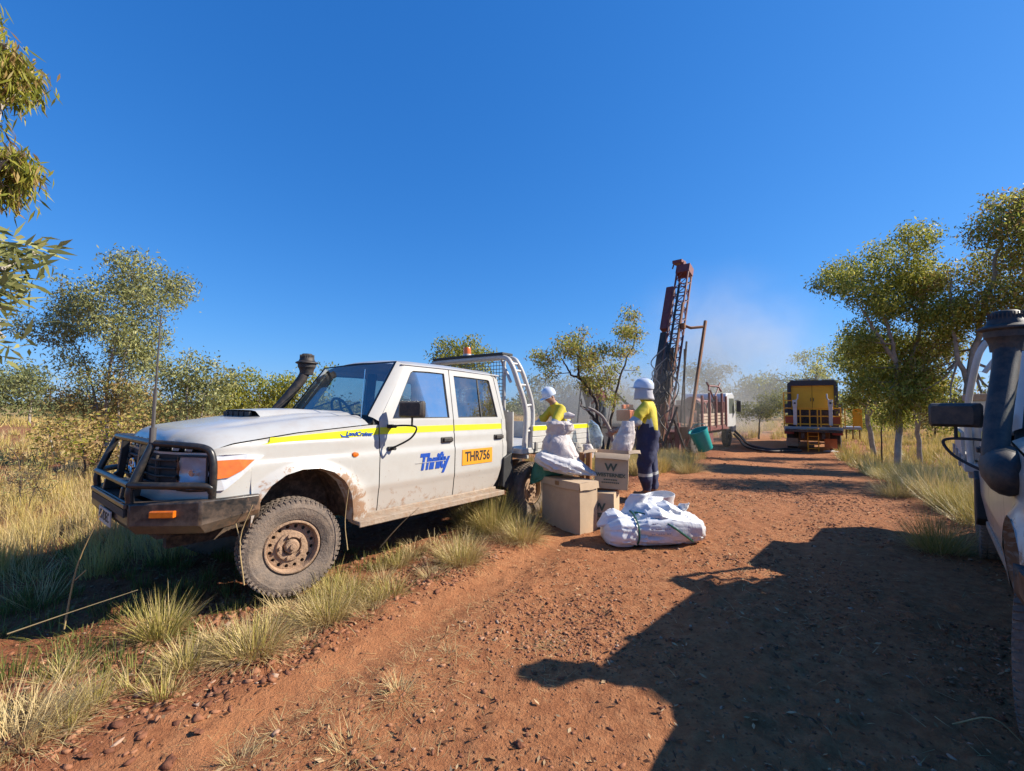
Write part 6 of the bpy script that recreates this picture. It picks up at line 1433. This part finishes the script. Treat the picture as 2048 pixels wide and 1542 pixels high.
for k in range(14):
    a0 = random.uniform(.3, 3); p = MB(); y0 = random.uniform(-.5, .6); p.tube(bez([mp(a0, y0, -.5), mp(a0+.5, y0+random.uniform(-.4, .4), -.75), mp(a0+1.2, y0+random.uniform(-.3, .3), -.6), mp(a0+2.2, random.uniform(-.3, .4), -.4)], 5), .028, 5); p.build('hydraulic_hose', M['hose'] if k % 3 else M['plank'], mo, 40)
# long jib pipe on the right of the mast
p = MB(); q0, q1 = (.55, -1.15, 1.05), (3.0, -1.15, 6.5); p.tube([q0, q1], .085, 9); p.build('jib_pipe', M['rig_rust'], rig, 40)
p = MB(); p.tube([(2.88, -1.15, 6.2), (2.2, -.7, 6.1), (1.9, -.3, 6.3)], .07, 7); p.lathe([(0, .15), (.14, .13), (.15, -.13), (0, -.15)], c=(1.95, -.4, 6.2), n=10); p.build('jib_arm', M['rig_rust'], rig, 40)
p = MB(); p.tube([(1.45, -.6, 1.1), (1.55, -.62, 5.0)], .04, 6); p.tube([(1.0, -.55, 1.1), (1.9, -.6, 5.4)], .05, 6); p.build('mast_stay', M['rig_dark'], rig, 40)
for y in (-.95, .95):
    p = MB(); p.box((-.3, y, .75), (.2, .2, 1.5)); p.lathe([(0, .10), (.1, .1), (.26, .03), (.28, 0), (0, 0)], c=(-.3, y, .0), n=16); p.build('jack_leg', M['rig_red'], rig, 30, .01)
# work platform behind the mast with the drill table
dk = MB(); dk.box((-1.0, 2.0, RIG_DECK-RZ-.06), (3.0, 3.4, .10))
for x, y in ((-2.3, .5), (-2.3, 3.5), (.3, 3.5)): dk.box((x, y, (RIG_DECK-RZ)/2-.06), (.1, .1, RIG_DECK-RZ-.04))
dk.build('work_platform', M['rig_dark'], rig, 20)
p = MB(); p.box((-.9, 1.15, RIG_DECK-RZ+.45), (.9, .7, .5)); p.box((-.9, 1.15, RIG_DECK-RZ+.85), (1.0, .12, .2)); p.build('drill_table', M['orange'], rig, 20, .03)
p = MB(); p.tube([(-.2, .6, 1.5), (-1.0, 2.2, 3.3), (-1.2, 2.6, 3.35)], .07, 7); p.tube([(-1.2, 2.6, 3.35), (-1.3, 2.9, 1.6)], .07, 7); p.build('sample_hose', M['hose'], rig, 40)
cy = MB(); cy.lathe([(0, .6), (.30, .6), (.32, .1), (.10, -.75), (.10, -.95), (0, -.95)], c=(-1.5, 2.95, RIG_DECK-RZ+1.7), n=18)
for a in (0, 2.1, 4.2): cy.tube([(-1.5+.3*math.cos(a), 2.95+.3*math.sin(a), RIG_DECK-RZ+1.9), (-1.5+.5*math.cos(a), 2.95+.5*math.sin(a), RIG_DECK-RZ)], .04, 6)
cy.build('cyclone', M['rig_dark'], rig, 40)
random.seed(9)
for k in range(22):                                            # rods, hoses and steel heaped round the foot of the mast
    x0, y0 = random.uniform(-1.2, .4), random.uniform(-1.5, 1.9); p = MB()
    if k % 3 == 0: p.box((x0, y0, random.uniform(.2, 1.3)), (random.uniform(.15, .5), random.uniform(.15, .5), random.uniform(.2, .6)), Matrix.Rotation(random.uniform(0, 1), 3, 'Z')); nm = 'steel_fitting'
    else: p.tube([(x0, y0, random.uniform(0, .5)), (x0+random.uniform(-.5, .5), y0+random.uniform(-.6, .6), random.uniform(1, 2.3))], random.uniform(.03, .06), 6); nm = 'steel_strut'
    p.build(nm, M[random.choice(['rig_red', 'rig_rust', 'rig_dark', 'rig_dark'])], rig, 30)
# teal tub hanging from the rear of the rig
tb = at(1392, 860, 18.2); mb = MB(); mb.lathe([(.0, 0), (.27, 0), (.285, .02), (.37, .82), (.39, .83), (.39, .87), (.36, .87), (.27, .04), (.0, .03)], n=28)
mb.tube([(.38, 0, .85), (.36, 0, 1.0), (.0, .0, 1.12), (-.36, 0, 1.0), (-.38, 0, .85)], .012, 5)
o = mb.build('teal_bucket', M['teal'], None, 40); o.rotation_euler = (R(4), R(-24), 0); o.location = at(1412, 899, 18.0); tag(o, 'teal plastic bucket hanging tilted behind the drill rig', 'bucket')
hs = MB(); hp = [(at(1462, 855, 25.5)), (at(1480, 872, 25)), (at(1500, 890, 23))]; hp += [Vector((x, y, zgf(x, y)+.08)) for x, y in ((13.0, 22.2), (14.0, 22.6), (14.6, 22.4))]
hs.tube(bez(hp, 6), .07, 8); o = hs.build('air_hose', M['hose'], None, 50); tag(o, 'upper black air hose running from the rig down to the yellow truck', 'hose', 'air hoses')
hs = MB(); hp = [(at(1468, 868, 24.5)), (at(1480, 880, 24)), (at(1492, 893, 23))]; hp += [Vector((x, y, zgf(x, y)+.08)) for x, y in ((12.4, 21.6), (13.4, 21.6), (14.2, 21.7))]
hs.tube(bez(hp, 6), .06, 8); o = hs.build('air_hose', M['hose'], None, 50); tag(o, 'lower black air hose sagging to the dirt beside the rig wheel', 'hose', 'air hoses')

# ------------------------------------------------------------------ yellow compressor truck seen from behind
tx, ty_ = at(1627, 900, 21.7).x, 21.7; TZ = zgf(tx, ty_)
trk = empty('compressor_truck', (tx, ty_, TZ), R(-34.4), 'yellow compressor truck seen square from behind with a ladder at its tail', 'truck')
# local: x to the right, y away from us, z up
b = MB(); b.box((0, 3.2, 1.05), (2.3, 6.8, .12)); 
for x in (-.42, .42): b.box((x, 4.0, .82), (.14, 8.2, .28))
b.build('truck_chassis', M['rig_dark'], trk, 20)
b = MB(); b.box((0, .62, 1.12), (2.46, .14, .22)); b.build('rear_beam', M['alu'], trk, 0, .01)
b = MB(); b.prism([(-1.08, 1.2), (1.08, 1.2), (1.08, 3.42), (.92, 3.60), (-.92, 3.60), (-1.08, 3.42)], lambda x, z: (x, 1.35, z), lambda x, z: (x, 4.8, z)); bo = b.build('compressor_housing', M['frame_grey'], trk, 20, .03)
b = MB(); b.ring([(-1.08, 1.2, 1.2), (1.08, 1.2, 1.2), (1.08, 1.2, 3.42), (.92, 1.2, 3.60), (-.92, 1.2, 3.60), (-1.08, 1.2, 3.42)], [(-.92, 1.2, 1.3), (.92, 1.2, 1.3), (.92, 1.2, 3.31), (.90, 1.2, 3.33), (-.90, 1.2, 3.33), (-.92, 1.2, 3.31)]); sm = b.build('housing_frame', M['frame_grey'], trk, 0); so = sm.modifiers.new('s', 'SOLIDIFY'); so.thickness = .16; so.offset = 0
for s in (-1, 1):
    d = MB(); d.box((s*.46, 1.27, 2.70), (.905, .05, 1.26)); do = d.build('housing_door', M['truck_y'], trk, 0, .012)
    for zz in (2.35, 2.7, 3.05): q_ = MB(); q_.box((s*.43, 1.24, zz), (.70, .012, .02)); q_.build('door_rib', M['truck_y'], do, 0, .003)
    q_ = MB(); q_.box((s*.06, 1.23, 2.6), (.03, .03, .18)); q_.build('door_handle', M['frame_grey'], do, 0, .005)
    d = MB(); d.box((s*.43, 1.27, 1.70), (.845, .05, .62)); d.build('lower_panel', M['rig_dark'], trk, 0, .01)
b = MB(); b.box((0, 1.25, 1.5), (.42, .06, .26)); b.build('vent_panel', M['rubber'], trk, 0)
b = MB(); b.tube([(-1.0, 1.3, 3.63), (0.1, 1.3, 3.66)], .02, 6); b.tube([(.1, 1.3, 3.66), (.95, 1.3, 3.63)], .02, 6); b.box((-.1, 1.3, 3.64), (.1, .1, .06)); b.build('roof_bar', M['alu'], trk, 30)
# railings: posts and rails one by one
for x in (-1.22, -.68, -.52, -.12, .20, .34, .72, 1.14):
    p = MB(); p.box((x, .62, 1.70), (.055, .055, .96)); p.build('rail_post', M['rail_y'], trk, 0, .006)
p = MB(); p.box((-1.22, .62, 2.6), (.06, .06, .80)); p.build('rail_post', M['rail_y'], trk, 0, .006)
p = MB(); p.box((-1.02, .62, 2.95), (.45, .05, .05)); p.build('rail', M['rail_y'], trk, 0, .006)
p = MB(); p.box((-1.02, .62, 2.55), (.45, .05, .05)); p.build('rail', M['rail_y'], trk, 0, .006)
for z in (2.16, 1.76, 1.36):
    for x0, x1 in ((-1.22, -.12), (.20, 1.14)):
        p = MB(); p.box(((x0+x1)/2, .62, z), (x1-x0, .05, .055)); p.build('rail', M['rail_y'], trk, 0, .006)
    p = MB(); p.box((.04, .66, z), (.30, .04, .045)); p.build('rail', M['rail_y'], trk, 0, .006)
for s in (-1.25, 1.25):
    for z in (2.16, 1.76):
        p = MB(); p.box((s*.93, 2.6, z), (.05, 4.0, .05)); p.build('rail', M['rail_y'], trk, 0)
for x in (-.98, .92): p = MB(); p.box((x, .64, 1.55), (.40, .03, .42)); p.build('red_panel', M['redpanel'], trk, 0, .006)
for x in (-.74, .74):                                          # pale hooked stands
    p = MB(); p.box((x, .55, 1.80), (.16, .10, .98)); p.box((x, .54, 2.42), (.20, .10, .32)); p.tube([(x+(.06 if x < 0 else -.06), .54, 2.55), (x+(.13 if x < 0 else -.13), .54, 2.66), (x+(.14 if x < 0 else -.14), .54, 2.88)], .035, 7); po = p.build('hose_stand', M['cab_white'], trk, 30, .02)
    q_ = MB(); q_.lathe([(0, .01), (.045, .008), (.05, 0)], axis='Y', c=(x, .485, 2.42), n=12); q_.v = [(v[0], .97-v[1], v[2]) for v in q_.v]; q_.build('dial', M['frame_grey'], po, 30)
for x in (-1.02, 1.0): p = MB(); p.box((x, .60, .92), (.42, .08, .17)); p.build('tail_light', mat('tail_light_red', (.30, .02, .025), .35), trk, 0, .01)
for x in (-.22, .22): p = MB(); p.box((x+.0, .40, .56), (.05, .06, 1.22), Matrix.Rotation(.10, 3, 'X')); p.build('ladder_rail', M['rail_y'], trk, 0, .006)
for z, y in ((.16, .35), (.36, .37), (.56, .39), (.76, .41), (.96, .43), (1.12, .45)): p = MB(); p.box((0, y, z), (.44, .07, .035)); p.build('rung', M['rail_y'], trk, 0, .004)
# side platform on the right
p = MB(); p.box((1.60, 1.2, 1.20), (.66, 1.2, .12)); p.build('side_platform', M['alu'], trk, 0, .01)
p = MB(); p.box((1.80, .72, 1.72), (.32, .20, .85)); p.build('side_locker', M['rail_y'], trk, 0, .02)
for x in (1.30, 1.62, 1.94):
    p = MB(); p.box((x, .62, 1.70), (.05, .05, .92)); p.build('rail_post', M['rail_y'], trk, 0, .005)
p = MB(); p.box((1.6, .62, 2.14), (.68, .05, .05)); p.build('rail', M['rail_y'], trk, 0, .005)
for x in (1.34, 1.6, 1.86): p = MB(); p.box((x, .8, .92), (.05, .05, .5)); p.build('platform_bracket', M['rig_rust'], trk, 0)
for x in (-.92, .92):
    for y in (1.9, 3.2, 6.6):
        wmb = MB(); wmb.lathe([(.12, -.12), (.30, -.10), (.30, -.22), (.42, -.25), (.50, -.22), (.52, 0), (.50, .22), (.42, .25), (.30, .22), (.28, .1), (0, .1)], c=(x, y, .52), axis='X', n=26); wmb.build('wheel', M['tyre_clean'], trk, 40)
for x, m_ in ((-.90, 'step'), (.72, 'orange')):
    p = MB(); p.box((x, .9, .40), (.52, .05, .42 if x < 0 else .48)); p.build('mud_flap', M[m_], trk, 0, .01)
p = MB(); p.lathe([(0, .10), (.12, .10), (.36, .03), (.38, 0), (0, 0)], c=(.72, .62, .0), n=20); p.build('jack_foot', M['cab_white'], trk, 30)
p = MB(); p.box((.05, 1.4, .72), (1.3, .5, .5)); p.build('fuel_tank', M['rig_rust'], trk, 0, .04)
cb = MB(); cb.prism([(5.4, .9), (5.4, 2.9), (7.2, 2.95), (7.7, 1.7), (7.7, .7), (5.6, .7)], lambda y, z: (-1.15, y, z), lambda y, z: (1.15, y, z)); cbo = cb.build('truck_cab', M['cab_white'], trk, 20, .05)
for s in (1, -1): p = MB(); p.box((s*1.40, 7.2, 2.1), (.22, .1, .6)); p.tube([(s*1.15, 7.2, 2.2), (s*1.4, 7.2, 2.2)], .02, 6); p.build('cab_mirror', M['frame_grey'], cbo, 0, .02)

# ------------------------------------------------------------------ the two utes
make_ute((-2.34, 3.95, .035), R(38.2), R(.85), 'muddy white dual-cab ute with yellow stripe and blue door lettering parked on the grass verge', True, R(-11))
make_ute((2.97, 1.464, .0), R(43.5), 0, 'white ute with black snorkel standing in its own shade at the right edge', False, R(-10))

# ------------------------------------------------------------------ drilling dust in the air
def dust(label, c, d, dens, seed, rot=0):
    mb = MB(); mb.box((0, 0, 0), (2, 2, 2)); m = NT('drilling_dust'); tc = m.n('ShaderNodeTexCoord'); V = tc.outputs['Object']
    ln = m.n('ShaderNodeVectorMath', operation='LENGTH'); m.l(V, ln.inputs[0]); f = m.maprange(ln.outputs['Value'], 1.0, .1, 0, 1)
    mp_ = m.n('ShaderNodeMapping'); mp_.inputs['Scale'].default_value = (d[0]/4, d[1]/4, d[2]/4); mp_.inputs['Location'].default_value = (seed, 0, 0); m.l(V, mp_.inputs[0])
    n = m.maprange(m.noise(1.1, 4, .6, mp_.outputs[0], .5), .34, .68); de = m.math('MULTIPLY', m.math('MULTIPLY', m.math('MULTIPLY', f, f), n), dens)
    v = m.n('ShaderNodeVolumePrincipled'); m.val(v.inputs['Color'], (.88, .82, .74)); m.l(de, v.inputs['Density']); v.inputs['Anisotropy'].default_value = .25; m.l(v.outputs[0], m.out.inputs['Volume'])
    o = mb.build('dust_cloud', m.mat, None, 0); o.location = c; o.scale = d; o.rotation_euler = (0, 0, rot); return tag(o, label, None, kind='stuff')
dust('pale drilling dust drifting low behind the bent worker and the rig', (5.0, 23, .6), (7, 6, 4.4), .85, 3)
dust('thin drilling dust rising right of the mast', (14.5, 30, 4.2), (9, 6, 8), .30, 11)
dust('drilling dust veiling the trees behind the rig', (15.5, 36, .6), (9, 6, 4.4), .35, 23)
